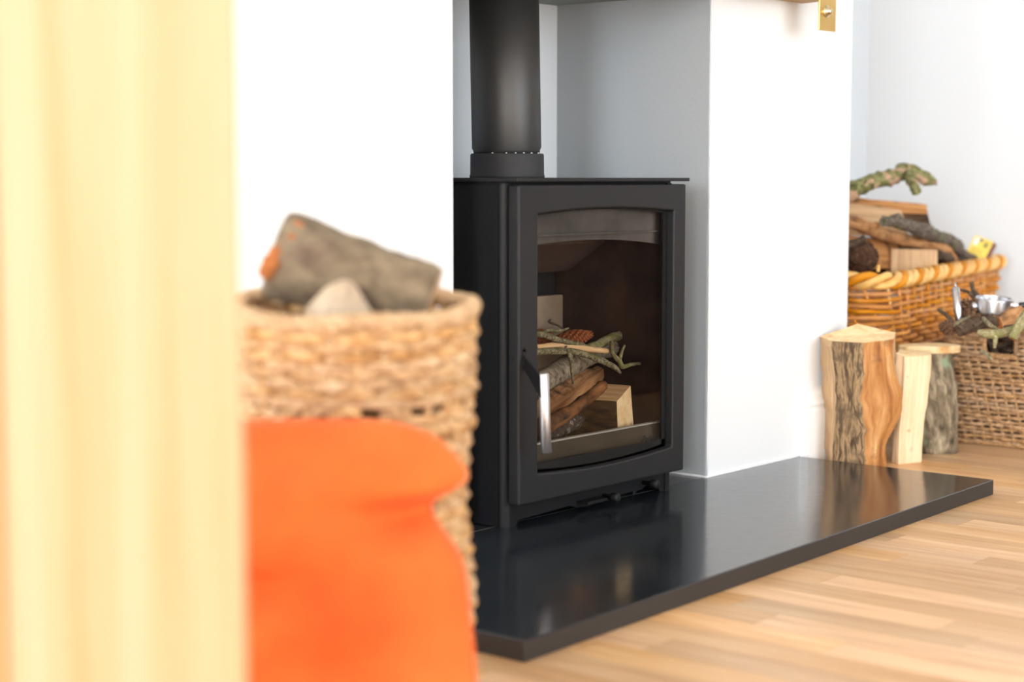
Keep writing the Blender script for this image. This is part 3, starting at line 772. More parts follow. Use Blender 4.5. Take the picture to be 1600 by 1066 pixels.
# tall log: plan outline, front to camera; grown from the floor
def up_log(name, base_pts, top_pts, n, mats, edge_mats, cap, label, jit=0.003, group=G, bulge=None, sub=4):
    """base_pts/top_pts: matching plan loops in 3-D; bulge(t, k) adds a plan offset"""
    m = MB(); k = len(base_pts)
    for i in range(n):
        t = i/(n-1)
        for j in range(k):
            p = Vector(base_pts[j])*(1-t) + Vector(top_pts[j])*t
            if bulge: p = p + bulge(t, j)
            if 0 < i < n-1:
                nv = mnoise.noise_vector(p*32 + Vector((j*0.0, 3.3, 0)))
                p = p + Vector((nv.x, nv.y, 0))*jit
            m.v.append(p)
    per = [0]
    for j in range(k): per.append(per[-1] + (Vector(base_pts[(j+1) % k]) - Vector(base_pts[j])).length)
    for i in range(n-1):
        for j in range(k):
            j2 = (j+1) % k
            h0 = base_pts[0][2] + (top_pts[0][2]-base_pts[0][2])*i/(n-1); h1 = base_pts[0][2] + (top_pts[0][2]-base_pts[0][2])*(i+1)/(n-1)
            m.face([i*k+j, i*k+j2, (i+1)*k+j2, (i+1)*k+j], edge_mats[j], [(per[j], h0), (per[j+1], h0), (per[j+1], h1), (per[j], h1)], edge_mats[j] in (1, 2))
    m.face(list(range(k))[::-1], cap)
    cen = len(m.v); m.v.append(sum((m.v[(n-1)*k + j] for j in range(k)), Vector())/k + Vector((0, 0, 0.002)))
    for j in range(k): m.face([(n-1)*k + j, (n-1)*k + (j+1) % k, cen], cap)
    return m
def subdiv(loop, n):
    out = []
    for i in range(len(loop)):
        a, b_ = Vector(loop[i]), Vector(loop[(i+1) % len(loop)])
        for q_ in range(n): out.append(a + (b_-a)*q_/n)
    return out
# tall log A: left split face, bark-and-orange front, back corner
def z_at(py, d): return CAM.z - (py - HOR)*d/F
dA = 3.60
bl = [AD(1284, 722, 3.585), AD(1304, 722, 3.53), AD(1350, 727, 3.515), AD(1390, 727, 3.55), AD(1384, 727, 3.63), AD(1320, 720, 3.625)]
for v in bl: v.z = 0
for v in bl:
    if v.y > -0.022: v.y = -0.022
tl = [AD(1281, 526, 3.585), AD(1303, 533, 3.53), AD(1352, 536, 3.515), AD(1397, 530, 3.55), AD(1400, 520, 3.63), AD(1340, 506, 3.63)]
for v in tl:
    if v.y > -0.004: v.y = -0.004
bs, ts = subdiv(bl, 4), subdiv(tl, 4)
em = [0]*4 + [1]*4 + [2]*4 + [0]*4 + [0]*4 + [0]*4
right = sight(1600, 278) - sight(0, 278); right = Vector((right.x, right.y, 0)).normalized()
def bulgeA(t, j):
    w = math.exp(-((t-0.50)/0.22)**2)*0.020 - math.exp(-((t-0.16)/0.18)**2)*0.008 - 0.002*math.sin(t*9)
    k = {11: 0.6, 12: 1.0, 13: 1.0, 14: 0.9, 15: 0.8, 16: 0.6, 10: 0.35, 9: 0.15}.get(j, 0)
    lx = -0.004*math.sin(t*7+1) if 3 <= j <= 6 else 0
    if j in (7, 8, 9): lx += 0.010*mnoise.fractal(Vector((t*6, 0.7, 3.1)), 1.0, 2.0, 3) - 0.003*t
    return right*(w*k + lx)
m = up_log('log', bs, ts, 22, None, em, 3, '', 0.004, bulge=bulgeA)
LA = m.build('split_log', ['split_old', 'bark_brown', 'orange_wood', 'end'])
tag(LA, 'tall split log with half peeled bark and orange wood against the pier', 'log', G)
# raised bark plates on its front
def bark_sheet(mb_src, k, n, j0, j1, thick, parent, name, mat, wob):
    """a bark crust standing proud of the log surface between plan stations j0..j1"""
    m = MB(); cols = (j1-j0)*3 + 1
    cen = sum(mb_src.v[:k*n], Vector())/(k*n)
    def S(i, c):
        jf = j0 + c/3; ja = int(jf); tt = jf-ja
        a, b_ = mb_src.v[i*k + ja % k], mb_src.v[i*k + (ja+1) % k]
        p = a*(1-tt) + b_*tt
        d = Vector((p.x-cen.x, p.y-cen.y, 0)).normalized()
        edge = min(c, cols-1-c)
        h_ = thick*(0.55 + 0.9*abs(mnoise.fractal(p*55, 1.0, 2.0, 3)))*min(1, edge/1.5 + 0.05)
        sh = right*(wob*math.sin(i*1.3 + c)*(1 if edge < 2 else 0))
        return p + d*(h_ - 0.0006) + sh
    ii = [q_ for q_ in range(n)]
    for i in ii:
        for c in range(cols): m.v.append(S(i, c))
    for i in range(n-1):
        for c in range(cols-1):
            u0, u1 = c*0.004, (c+1)*0.004
            m.face([i*cols+c, i*cols+c+1, (i+1)*cols+c+1, (i+1)*cols+c], 0, [(u0, i*0.0125), (u1, i*0.0125), (u1, (i+1)*0.0125), (u0, (i+1)*0.0125)], True)
    return m.build(name, mat, parent)
bark_sheet(m, 24, 22, 4, 8, 0.006, LA, 'bark', 'bark_brown', 0.0015)
# pale split log B
bl = [AD(1391, 722, 3.66), AD(1404, 723, 3.635), AD(1440, 714, 3.68), AD(1438, 708, 3.72), AD(1396, 706, 3.715)]
tl = [AD(1402, 552, 3.66), AD(1413, 558, 3.64), AD(1455, 555, 3.69), AD(1454, 549, 3.73), AD(1405, 546, 3.72)]
for v in bl: v.z = 0
bs, ts = subdiv(bl, 3), subdiv(tl, 3)
def bulgeB(t, j): return right*(0.006*math.sin(t*5+0.5) - 0.010*(t*(1-t))) if j in (0, 1) else right*(-0.002*math.sin(t*6))
m = up_log('log', bs, ts, 12, None, [0]*15, 1, '', 0.0015, bulge=bulgeB)
tag(m.build('split_log', ['split_pale', 'end']), 'clean pale split log standing between the tall orange log and the grey bark log', 'log', G)
# grey bark log C
cb = AD(1464, 709, 3.825); cb.z = 0
ct = AD(1449, 546, 3.825)
m = MB(); k = 28
nR = 16
def radC(a, t):
    r_ = 0.039 + 0.004*math.cos(2*a+0.6) + 0.003*math.sin(3*a)
    r_ *= 1.0 + 0.10*math.exp(-((t-0.0)/0.1)**2)
    return r_*(1 + 0.50*max(0, t-0.93)/0.07*0.2)
for i in range(nR):
    t = i/(nR-1)
    c = cb*(1-t) + ct*t + right*(0.004*math.sin(t*4))
    c = c + right*(0.018*(1-t)*t)
    for j in range(k):
        a = 2*math.pi*j/k
        d = Vector((math.cos(a), math.sin(a), 0))
        p = c + d*radC(a, t) + right*(d.dot(right)*0.014*t)
        p = p + d*mnoise.fractal(p*45, 1.0, 2.0, 3)*0.004
        if i == 0: p.z = 0
        m.v.append(p)
for i in range(nR-1):
    for j in range(k):
        j2 = (j+1) % k
        u0, u1 = j*0.009, (j+1)*0.009
        m.face([i*k+j, i*k+j2, (i+1)*k+j2, (i+1)*k+j], 0, [(u0, i*0.0145), (u1, i*0.0145), (u1, (i+1)*0.0145), (u0, (i+1)*0.0145)], True)
m.face(list(range(k))[::-1], 1)
LC = m.build('bark_log', ['bark_lichen', 'end'])
tag(LC, 'grey lichened bark log with a pale sawn top beside the seagrass basket', 'log', G)
topc = ct + right*0.004
m = MB()
tp = []
for j in range(k):
    a = 2*math.pi*j/k
    d = Vector((math.cos(a), math.sin(a), 0))
    r_ = radC(a, 1)*1.04 + 0.002*math.sin(5*a)
    tp.append(Vector((topc.x, topc.y, ct.z - 0.006)) + d*r_ + right*(d.dot(right)*0.020))
m.prism(tp, (0, 0, 0.016))
m.build('sawn_top', 'end', LC, 0.002)

# ------------------------------------------------------------------ woven baskets
def rrect(cx, cy, hx, hy, r, ang, per):
    """points along a rounded rectangle, about `per` metres apart, counter-clockwise"""
    loop = []
    for (sx, sy, a0) in ((1, -1, -90), (1, 1, 0), (-1, 1, 90), (-1, -1, 180)):
        for i in range(7):
            a = math.radians(a0 + i*15)
            loop.append(Vector((sx*(hx-r) + r*math.cos(a), sy*(hy-r) + r*math.sin(a), 0)))
    L_ = [0]
    for i in range(len(loop)): L_.append(L_[-1] + (loop[(i+1) % len(loop)] - loop[i]).length)
    n = max(8, int(round(L_[-1]/per))); n += n % 2
    out = []; seg = 0
    ca, sa = math.cos(ang), math.sin(ang)
    for q_ in range(n):
        s_ = L_[-1]*q_/n
        while L_[seg+1] < s_ - 1e-9: seg += 1
        t = (s_ - L_[seg])/max(1e-9, L_[seg+1]-L_[seg])
        p = loop[seg]*(1-t) + loop[(seg+1) % len(loop)]*t
        out.append(Vector((cx + p.x*ca - p.y*sa, cy + p.x*sa + p.y*ca, 0)))
    return out
def normals(loop):
    n = len(loop); out = []
    for i in range(n):
        t = (loop[(i+1) % n] - loop[i-1]); out.append(Vector((t.y, -t.x, 0)).normalized())
    return out

# big honey willow basket on its stand
BA = math.radians(11.5)
bdir = Vector((math.cos(BA), math.sin(BA), 0)); bper = Vector((-math.sin(BA), math.cos(BA), 0))
P0 = AD(1387, 440, 3.86); P0.z = 0
BL, BD = 1.06, 0.38
bc = P0 + bdir*BL/2 + bper*BD/2
BZ0, BZ1 = 0.205, 0.366
stand = thing('wooden_stand', (bc.x, bc.y, 0), 'low wooden stand under the big honey wicker basket', 'stand')
m = MB()
c4 = [bc + bdir*a + bper*b_ for a, b_ in ((-BL/2+0.09, -BD/2+0.05), (BL/2-0.09, -BD/2+0.05), (BL/2-0.09, BD/2-0.05), (-BL/2+0.09, BD/2-0.05))]
m.prism([(p.x, p.y, 0.17) for p in c4], (0, 0, 0.022)); m.build('top_board', 'bark_dark', stand, 0.002)
for p in c4:
    q_ = p + (bc - p)*0.06
    MB().box(q_.x-0.018, q_.x+0.018, q_.y-0.018, q_.y+0.018, 0, 0.17).build('leg', 'bark_dark', stand, 0.002)
wb = thing('wicker_log_basket', (bc.x, bc.y, BZ0), 'large honey coloured wicker basket heaped with firewood in the alcove', 'basket')
SP = 0.058
def wicker_row(z, off, phase, r, par, name, mat, up=0):
    t = (z-BZ0)/(BZ1-BZ0)
    fl_ = -0.016*(1-t)
    st = rrect(bc.x, bc.y, BL/2 + fl_, BD/2 + fl_, 0.05, BA, SP)
    ns = len(st)
    dense = []
    for i in range(ns):
        a, b_ = st[i], st[(i+1) % ns]
        for q_ in range(4):
            dense.append(a + (b_-a)*q_/4)
    nn = normals(dense)
    out = []
    for i, p in enumerate(dense):
        w = math.cos(math.pi*i/4 + phase)
        out.append(Vector((p.x, p.y, z + 0.0018*math.sin(i*0.37 + phase*2 + z*90))) + nn[i]*(off*w))
    m = MB().tube(out, [r*(1 + 0.12*math.sin(i*0.9 + z*200)) for i in range(len(out))], 6, 0, None, 0, closed=True)
    return m.build(name, mat, par)
NR = 11
for i in range(NR):
    z = BZ0 + 0.008 + (BZ1 - BZ0 - 0.026)*i/(NR-1)
    wicker_row(z, 0.0072, math.pi*(i % 2), 0.0054, wb, 'willow_row', 'wicker')
sb_ = rrect(bc.x, bc.y, BL/2 - 0.016, BD/2 - 0.016, 0.05, BA, SP); st_ = rrect(bc.x, bc.y, BL/2, BD/2, 0.05, BA, SP)
for i in range(min(len(sb_), len(st_))):
    a, b_ = sb_[i], st_[i]
    MB().tube([(a.x, a.y, BZ0), ((a.x+b_.x)/2, (a.y+b_.y)/2, (BZ0+BZ1)/2), (b_.x, b_.y, BZ1-0.006)], 0.0042, 6).build('stake', 'wicker_pale' if i % 7 == 3 else 'wicker', wb)
# plaited border: three strands wound around the rim
rim = rrect(bc.x, bc.y, BL/2 + 0.002, BD/2 + 0.002, 0.055, BA, 0.011)
nn = normals(rim)
for s_ in range(3):
    out = []
    for i, p in enumerate(rim):
        a = 2*math.pi*(i/len(rim)*22 + s_/3)
        out.append(Vector((p.x, p.y, BZ1 - 0.002)) + nn[i]*(0.012*math.cos(a)) + Vector((0, 0, 0.0115*math.sin(a))))
    MB().tube(out, 0.0092, 8, closed=True).build('border_strand', 'wicker_pale' if s_ != 1 else 'wicker', wb)
b4 = [bc + bdir*a + bper*b_ for a, b_ in ((-BL/2+0.022, -BD/2+0.022), (BL/2-0.022, -BD/2+0.022), (BL/2-0.022, BD/2-0.022), (-BL/2+0.022, BD/2-0.022))]
MB().prism([(p.x, p.y, BZ0-0.012) for p in b4], (0, 0, 0.012)).build('base', 'wicker', wb, 0.003)

# fuel heaped in it
G = 'firewood heaped in the wicker basket'
# hidden bed of logs the heap lies on
m = MB()
# split logs lying along the basket
def split_along(name, A, B, sec, mats, em, label, scales=None, n=12, jit=0.004, cap=None, cat='log'):
    m = MB().sweep(rings(A, B, n), sec, scales, (0, 0, 1), 0, cap if cap is not None else len(mats)-1, False, jit, 28, em)
    return tag(m.build(name, mats), label, cat, G)
split_along('split_log', AD(1280, 408, 4.24), AD(1452, 408, 4.55), [(-0.06, -0.065), (0.05, -0.065), (0.06, 0.02), (0.0, 0.06), (-0.055, 0.03)], ['bark_dark', 'bark_lichen', 'end'], [0]*5, 'dark bark log lying low at the back of the wicker basket heap')
# back split log with orange upper edge and dark underside
e0, e1 = AD(1290, 312, 4.12), AD(1449, 322, 4.20)
def hexa(A, B, C_, D_, depth, name, mats, em, label, jit=0.002, nx=8):
    """log whose visible side is the quad A (top left) B (top right) C (bottom right) D (bottom left), running back by depth"""
    m = MB()
    for i in range(nx):
        t = i/(nx-1)
        a, d_ = A + (B-A)*t, D_ + (C_-D_)*t
        mid = a + (d_-a)*0.5
        for p in (a, mid, d_, d_ + depth*0.9, a + depth):
            nv = mnoise.noise_vector(p*30)
            m.v.append(p + nv*jit)
    k = 5
    for i in range(nx-1):
        for j in range(k):
            j2 = (j+1) % k
            m.face([i*k+j, i*k+j2, (i+1)*k+j2, (i+1)*k+j], em[j], [(j*0.03, i*0.03), (j*0.03+0.03, i*0.03), (j*0.03+0.03, i*0.03+0.03), (j*0.03, i*0.03+0.03)])
    m.face([0, 1, 2, 3, 4][::-1], len(mats)-1); m.face([(nx-1)*k + q_ for q_ in range(k)], len(mats)-1)
    return tag(m.build(name, mats), label, 'log', G)
back = Vector((math.cos(AZ), math.sin(AZ), 0))
hexa(AD(1290, 305, 4.20), AD(1448, 319, 4.45), AD(1453, 350, 4.45), AD(1290, 352, 4.20), back*0.07 + Vector((0, 0, -0.004)), 'split_log', ['split_tan', 'bark_dark', 'split_tan'], [0, 1, 1, 0, 0],
     'brown split log with an orange top edge at the back of the basket heap', 0.003)
hexa(AD(1285, 312, 4.10), AD(1408, 328, 4.32), AD(1421, 372, 4.31), AD(1285, 366, 4.09), back*0.05, 'split_log', ['split_old', 'split', 'split_old'], [0, 0, 1, 1, 0],
     'pale grained split log just above the bent brown branch in the basket', 0.002)
hexa(AD(1285, 361, 4.05), AD(1400, 380, 4.30), AD(1412, 420, 4.30), AD(1285, 424, 4.05), back*0.06, 'split_log', ['split_tan', 'bark_dark', 'split_tan'], [0, 0, 1, 1, 0],
     'brown split log below the bent brown branch in the basket', 0.004)
# mossy branch sticking up
twig('mossy_branch', [AD(1296, 318, 4.11), AD(1330, 299, 4.15), AD(1352, 288, 4.18), AD(1376, 281, 4.22), AD(1398, 275, 4.26), AD(1416, 267, 4.30), AD(1434, 272, 4.30), AD(1447, 279, 4.30), AD(1458, 286, 4.30), AD(1464, 290, 4.30)],
     [0.024, 0.0215, 0.0190, 0.0185, 0.0180, 0.0190, 0.0165, 0.0140, 0.0085, 0.0030], 'moss', 'mossy green branch with a broken fork sticking out above the basket heap', 'branch', G, 0.007,
     ([(AD(1420, 274, 4.26), AD(1426, 286, 4.22), AD(1430, 297, 4.18), AD(1432, 302, 4.18)), (0.015, 0.0135, 0.0115, 0.0105)],
      [(AD(1411, 269, 4.30), AD(1422, 264, 4.30), AD(1430, 262, 4.30), AD(1431, 259, 4.30)), (0.013, 0.012, 0.010, 0.004)]), 'split', 10, 4)
# bent brown branch
twig('brown_branch', [AD(1296, 340, 3.99), AD(1336, 349, 4.05), AD(1362, 360, 4.12), AD(1400, 372, 4.22), AD(1440, 379, 4.32), AD(1468, 387, 4.39), AD(1482, 397, 4.43), AD(1490, 412, 4.45)],
     [0.017, 0.016, 0.0155, 0.0155, 0.015, 0.016, 0.015, 0.013], 'twig_brown', 'long bare brown branch lying across the front of the basket heap', 'branch', G, 0.003,
     ([(AD(1362, 361, 4.11), AD(1370, 350, 4.11), AD(1374, 354, 4.10)), (0.006, 0.004, 0.002)],), None, 12)
# dark grey lichened branch running right and down to the rim
twig('lichen_branch', [AD(1378, 347, 4.09), AD(1400, 347, 4.14), AD(1424, 354, 4.21), AD(1446, 362, 4.28), AD(1462, 369, 4.34), AD(1480, 374, 4.42), AD(1494, 385, 4.48), AD(1503, 396, 4.54), AD(1530, 406, 4.68)],
     [0.010, 0.0135, 0.0145, 0.020, 0.015, 0.015, 0.019, 0.012, 0.006], 'twig_black', 'dark grey lichen covered branch curving down to the matchbox', 'branch', G, 0.0035,
     ([(AD(1396, 347, 4.13), AD(1386, 342, 4.11), AD(1378, 338, 4.10)), (0.009, 0.006, 0.003)],
      [(AD(1388, 346, 4.12), AD(1404, 339, 4.12), AD(1410, 338, 4.12)), (0.010, 0.008, 0.003)]), None, 12)
twig('short_stick', [AD(1296, 389, 3.95), AD(1336, 380, 3.95), AD(1352, 371, 3.95)], [0.010, 0.010, 0.007], 'twig_dark', 'short dark stick end just above the shaggy brown fibre ball', 'stick', G, 0.002)
twig('short_stick', [AD(1465, 397, 4.34), AD(1490, 406, 4.46), AD(1520, 415, 4.64)], [0.012, 0.012, 0.009], 'twig_dark', 'dark stick lying right of the pale sawn block under the branches', 'stick', G, 0.002)
# shaggy fibre ball
fc = AD(1345, 402, 3.965)
m = MB()
fb = MB().lathe([(0, -0.034), (0.026, -0.024), (0.036, 0), (0.030, 0.022), (0.014, 0.032), (0, 0.034)], fc, 18).build('fibre_ball', 'fibre')
tag(fb, 'shaggy dark brown fibre ball at the left of the basket heap', 'kindling', G)
for i in range(240):
    v = Vector((random.gauss(0, 1), random.gauss(0, 1), random.gauss(0, 1))).normalized()
    t_ = v.cross(Vector((random.gauss(0, 1), random.gauss(0, 1), random.gauss(0, 1)))).normalized()
    p_ = fc + Vector((v.x*0.036, v.y*0.036, v.z*0.032))
    m.tube([p_ - t_*0.014, p_ + v*0.003, p_ + t_*0.012 + v*0.006*random.random()], [0.0011, 0.0012, 0.0005], 4)
tag(m.build('fibres', 'fibre', fb), kind='stuff')
# pale sawn block
c4 = [AD(1393, 389, 4.25), AD(1465, 391, 4.285), AD(1465, 432, 4.285), AD(1392, 432, 4.25)]
m = MB().prism(c4, back*0.05, 0)
tag(m.build('wood_block', 'split_old', None, 0.0015), 'pale square sawn block standing at the front of the basket heap', 'wood block', G)
twig('peg', [AD(1372, 425, 3.90), AD(1373, 414, 3.90)], [0.0038, 0.0034], 'wicker_pale', 'x', 'x', None, 0.0002, parent=wb)

# matchbox leaning on the basket rim
dM = 4.69
TL, TR, BR, BL_ = AD(1524, 367, dM), AD(1552, 378, dM), AD(1536, 409, dM-0.02), AD(1508, 398, dM-0.02)
nf = (TR-TL).cross(BL_-TL).normalized()
if nf.dot(sight(1530, 390)) < 0: nf = -nf                        # pointing away from the viewer
dep = (sight(1559, 380).normalized() - sight(1552, 378).normalized())*dM*0.98
ex = (TR-TL).normalized()
dvec = nf*0.016 + ex*0.012
mbx = MB().prism([TL, TR, BR, BL_], dvec, 0).build('matchbox', 'match_yellow', None, 0.0006)
tag(mbx, 'yellow matchbox tilted on the right rim of the wicker basket', 'matchbox')
side_n = (BR-TR).cross(dvec).normalized()
if side_n.dot(ex) < 0: side_n = -side_n
q4 = [TR + dvec*0.06, TR + dvec*0.94, BR + dvec*0.94, BR + dvec*0.06]
MB().prism(q4, side_n*0.0006).build('striking_strip', 'match_brown', mbx)
def patch(u0, u1, v0, v1, mat, name):
    f_ = lambda u, v: TL + (TR-TL)*u + (BL_-TL)*v
    MB().prism([f_(u0, v0), f_(u1, v0), f_(u1, v1), f_(u0, v1)], -nf*0.0004).build(name, mat, mbx)
patch(0.10, 0.30, 0.08, 0.42, 'print_white', 'printed_mark'); patch(0.36, 0.5, 0.06, 0.2, 'print_blue', 'printed_mark')
patch(0.62, 0.86, 0.14, 0.40, 'print_olive', 'printed_mark')
for i in range(4): patch(0.15, 0.8 - 0.1*(i % 2), 0.56 + i*0.09, 0.585 + i*0.09, 'print_olive', 'printed_line')

# small seagrass basket
SX = 0.872                                             # its front face stands at this X
sy0, sy1 = -0.305, -0.045
SZ1 = 0.262
scx, scy, shx, shy = SX + 0.14, (sy0+sy1)/2, 0.14, 0.13
sg = thing('seagrass_basket', (scx, scy, 0), 'square brown seagrass basket with a handle hole, full of twigs', 'basket')
hy0, hy1, hz0, hz1 = -0.213, -0.144, 0.205, 0.247
def sg_loop(z, per):
    t = z/SZ1
    g = 0.012*(t-0.3)
    return rrect(scx, scy, shx + g, shy + g, 0.028, 0, per)
i = 0
z = 0.010
while z < SZ1 - 0.006:
    st = sg_loop(z, 0.0235); ns = len(st)
    dense = []
    for a_ in range(ns):
        for q_ in range(3): dense.append(st[a_] + (st[(a_+1) % ns]-st[a_])*q_/3)
    nn = normals(dense); path = []
    for a_, p in enumerate(dense):
        w = math.cos(math.pi*a_/3 + math.pi*(i % 2))
        path.append((Vector((p.x, p.y, z + 0.0014*math.sin(a_*0.31 + i*1.7))) + nn[a_]*(0.0036*w)))
    rad = [0.0043*(1 + 0.22*math.sin(a_*2.1 + i)) for a_ in range(len(path))]
    inhole = [hz0 - 0.003 < z < hz1 and p.x < SX + 0.03 and hy0 < p.y < hy1 for p in path]
    m = MB()
    if any(inhole):
        k0 = max(a_ for a_ in range(len(path)) if inhole[a_] and not inhole[(a_+1) % len(path)])
        seq = [path[(k0 + 1 + q_) % len(path)] for q_ in range(len(path)) if not inhole[(k0 + 1 + q_) % len(path)]]
        m.tube(seq, rad[:len(seq)], 6)
    else:
        m.tube(path, rad, 6, closed=True)
    m.build('seagrass_row', 'seagrass', sg)
    z += 0.0094; i += 1
lb, lt = sg_loop(0, 0.0235), sg_loop(SZ1, 0.0235)
for a_ in range(min(len(lb), len(lt))):
    p, q_ = lb[a_], lt[a_]
    top = SZ1 - 0.004
    if p.x < SX + 0.05 and hy0 - 0.008 < q_.y < hy1 + 0.008: top = hz0
    f_ = top/SZ1
    MB().tube([(p.x, p.y, 0.002), (p.x + (q_.x-p.x)*f_, p.y + (q_.y-p.y)*f_, top)], 0.003, 5).build('stake', 'seagrass', sg)
def rope(path, closed, r, R_, pitch, name, par, mat='seagrass'):
    m = MB()
    n = len(path)
    for s_ in range(2):
        out = []
        acc = 0
        for a_ in range(n):
            t_ = (path[(a_+1) % n] - path[a_-1]) if (closed or 0 < a_ < n-1) else (path[1]-path[0] if a_ == 0 else path[-1]-path[-2])
            t_ = t_.normalized()
            rf = Vector((0, 0, 1)) if abs(t_.z) < 0.8 else Vector((1, 0, 0))
            e1_ = (rf - t_*rf.dot(t_)).normalized(); e2_ = t_.cross(e1_)
            ang = 2*math.pi*(acc/pitch + s_/2)
            out.append(path[a_] + (e1_*math.cos(ang) + e2_*math.sin(ang))*R_)
            acc += (path[(a_+1) % n] - path[a_]).length
        m.tube(out, r, 6, closed=closed)
    return m.build(name, mat, par)
top = [Vector((p.x, p.y, SZ1)) for p in sg_loop(SZ1, 0.0042)]
L_rim = len(top)*0.0042
rope(top, True, 0.0046, 0.0042, L_rim/round(L_rim/0.016), 'rim_rope', sg)
low = [Vector((p.x, p.y, 0.0068)) for p in sg_loop(0, 0.0042)]
rope(low, True, 0.0036, 0.0032, L_rim/round(L_rim/0.014), 'base_rope', sg)
hole = [Vector((SX - 0.006, hy0 - 0.003 + i*(hy1-hy0+0.006)/20, hz0 - 0.004)) for i in range(21)]
rope(hole, False, 0.004, 0.0036, 0.016, 'handle_edge', sg)
for yy in (hy0 - 0.003, hy1 + 0.003):
    rope([Vector((SX - 0.006, yy, hz0 + i*(hz1-hz0+0.006)/12)) for i in range(13)], False, 0.0036, 0.0032, 0.016, 'handle_edge', sg)
MB().box(SX + 0.012, SX + 0.27, sy0 + 0.012, sy1 - 0.012, 0.002, 0.01).build('base', 'seagrass', sg)
ln = sg_loop(0.0, 0.03)
m = MB()
il = rrect(scx, scy, shx - 0.012, shy - 0.012, 0.02, 0, 0.03)
# fuel in it: a bed of bark crumbs, then the pieces one sees
G = 'kindling in the seagrass basket'
m = MB()
for i in range(260):
    a_ = Vector((random.uniform(SX + 0.03, SX + 0.25), random.uniform(sy0 + 0.03, sy1 - 0.03), random.uniform(0.16, 0.232)))
    d = Vector((random.gauss(0, 1), random.gauss(0, 1), random.gauss(0, 0.35))).normalized()*random.uniform(0.012, 0.03)
    m.tube([a_ - d, a_ + Vector((0, 0, 0.003)), a_ + d], [0.004, 0.0055, 0.003], 5, 0, None, 0.001, 80)
bed = m.build('kindling_bed', 'twig_dark')
tag(bed, 'bed of dark bark crumbs and twig bits filling the seagrass basket', 'kindling', G, 'stuff')
m = MB().box(SX + 0.014, SX + 0.266, sy0 + 0.016, sy1 - 0.016, 0.011, 0.165)
m.build('kindling_base', 'twig_dark', bed)
pine_cone('pine_cone', AD(1506, 497, 3.72), AD(1512, 470, 3.74), 0.020, 'cone_dark', 'dark pine cone standing behind the slim chrome tube', 'pine cone', G, 8, 8)
pine_cone('pine_cone', AD(1512, 500, 3.70), AD(1545, 488, 3.74), 0.021, 'cone_dark', 'dark pine cone just below the chrome cup', 'pine cone', G, 8, 8)
pine_cone('pine_cone', AD(1492, 514, 3.66), AD(1470, 510, 3.68), 0.015, 'cone_dark', 'dark pine cone at the left corner of the seagrass basket', 'pine cone', G, 8, 8)
twig('dark_branch', [AD(1498, 518, 3.64), AD(1520, 508, 3.66), AD(1548, 503, 3.68), AD(1570, 500, 3.7)], [0.012, 0.014, 0.013, 0.010], 'twig_dark', 'thick dark rotten branch lying across the kindling', 'branch', G, 0.004)
twig('dark_twig', [AD(1466, 484, 3.7), AD(1478, 492, 3.69), AD(1490, 505, 3.68)], [0.003, 0.004, 0.005], 'twig_dark', 'short dark twig leaning out over the left corner of the seagrass basket', 'twig', G, 0.001)
twig('dark_twig', [AD(1518, 441, 3.8), AD(1521, 455, 3.79), AD(1528, 466, 3.77), AD(1524, 480, 3.75), AD(1535, 492, 3.72), AD(1546, 500, 3.70)], [0.0045, 0.0055, 0.006, 0.005, 0.004, 0.003], 'twig_dark', 'crooked dark twig rising just left of the chrome cup', 'twig', G, 0.0012,
     ([(AD(1524, 470, 3.77), AD(1514, 457, 3.78), AD(1500, 453, 3.79)), (0.0045, 0.0035, 0.002)],))
twig('brown_branch', [AD(1560, 506, 3.68), AD(1580, 498, 3.7), AD(1600, 487, 3.74), AD(1630, 478, 3.78)], [0.014, 0.019, 0.019, 0.018], 'twig_brown', 'thick brown branch with an orange torn end under the chrome cup', 'branch', G, 0.004, (), 'bark_orange', 12)
twig('green_branch', [AD(1527, 519, 3.60), AD(1545, 523, 3.60), AD(1568, 520, 3.61), AD(1590, 514, 3.63), AD(1625, 505, 3.66)], [0.006, 0.0095, 0.0095, 0.009, 0.008], 'twig_green', 'grey green twig lying along the basket rim above the handle hole', 'branch', G, 0.002,
     ([(AD(1554, 522, 3.60), AD(1555, 533, 3.595), AD(1554, 544, 3.595)), (0.0055, 0.0048, 0.003)],))
twig('green_branch', [AD(1582, 530, 3.585), AD(1588, 518, 3.59), AD(1596, 503, 3.60), AD(1606, 485, 3.62)], [0.008, 0.0105, 0.010, 0.009], 'twig_green', 'grey green stick with an orange cut end over the basket rim', 'branch', G, 0.0015, (), 'bark_orange', 10)
twig('pale_stick', [AD(1532, 548, 3.66), AD(1542, 554, 3.65), AD(1550, 562, 3.65)], [0.004, 0.004, 0.004], 'twig_grey', 'grey stick seen inside the handle hole of the seagrass basket', 'stick', G, 0.001)
for q_, (a_, b_, c_) in enumerate((((1484, 511, 3.66), (1500, 503, 3.67), (1516, 494, 3.70)), ((1522, 510, 3.64), (1540, 500, 3.66), (1556, 487, 3.70)), ((1536, 497, 3.66), (1548, 509, 3.63), (1562, 516, 3.63)), ((1570, 512, 3.64), (1590, 508, 3.66), (1612, 498, 3.70)))):
    twig('dark_twig', [AD(*a_), AD(*b_), AD(*c_)], [0.004, 0.0045, 0.003], 'twig_dark' if q_ % 2 else 'twig_grey', ('thin grey twig slanting across the foot of the slim chrome tube', 'thin dark twig leaning up under the left side of the chrome cup', 'thin grey twig sloping down over the thick dark rotten branch', 'thin dark twig in front of the thick brown branch at the right')[q_], 'twig', 'loose twigs in the kindling', 0.0015)
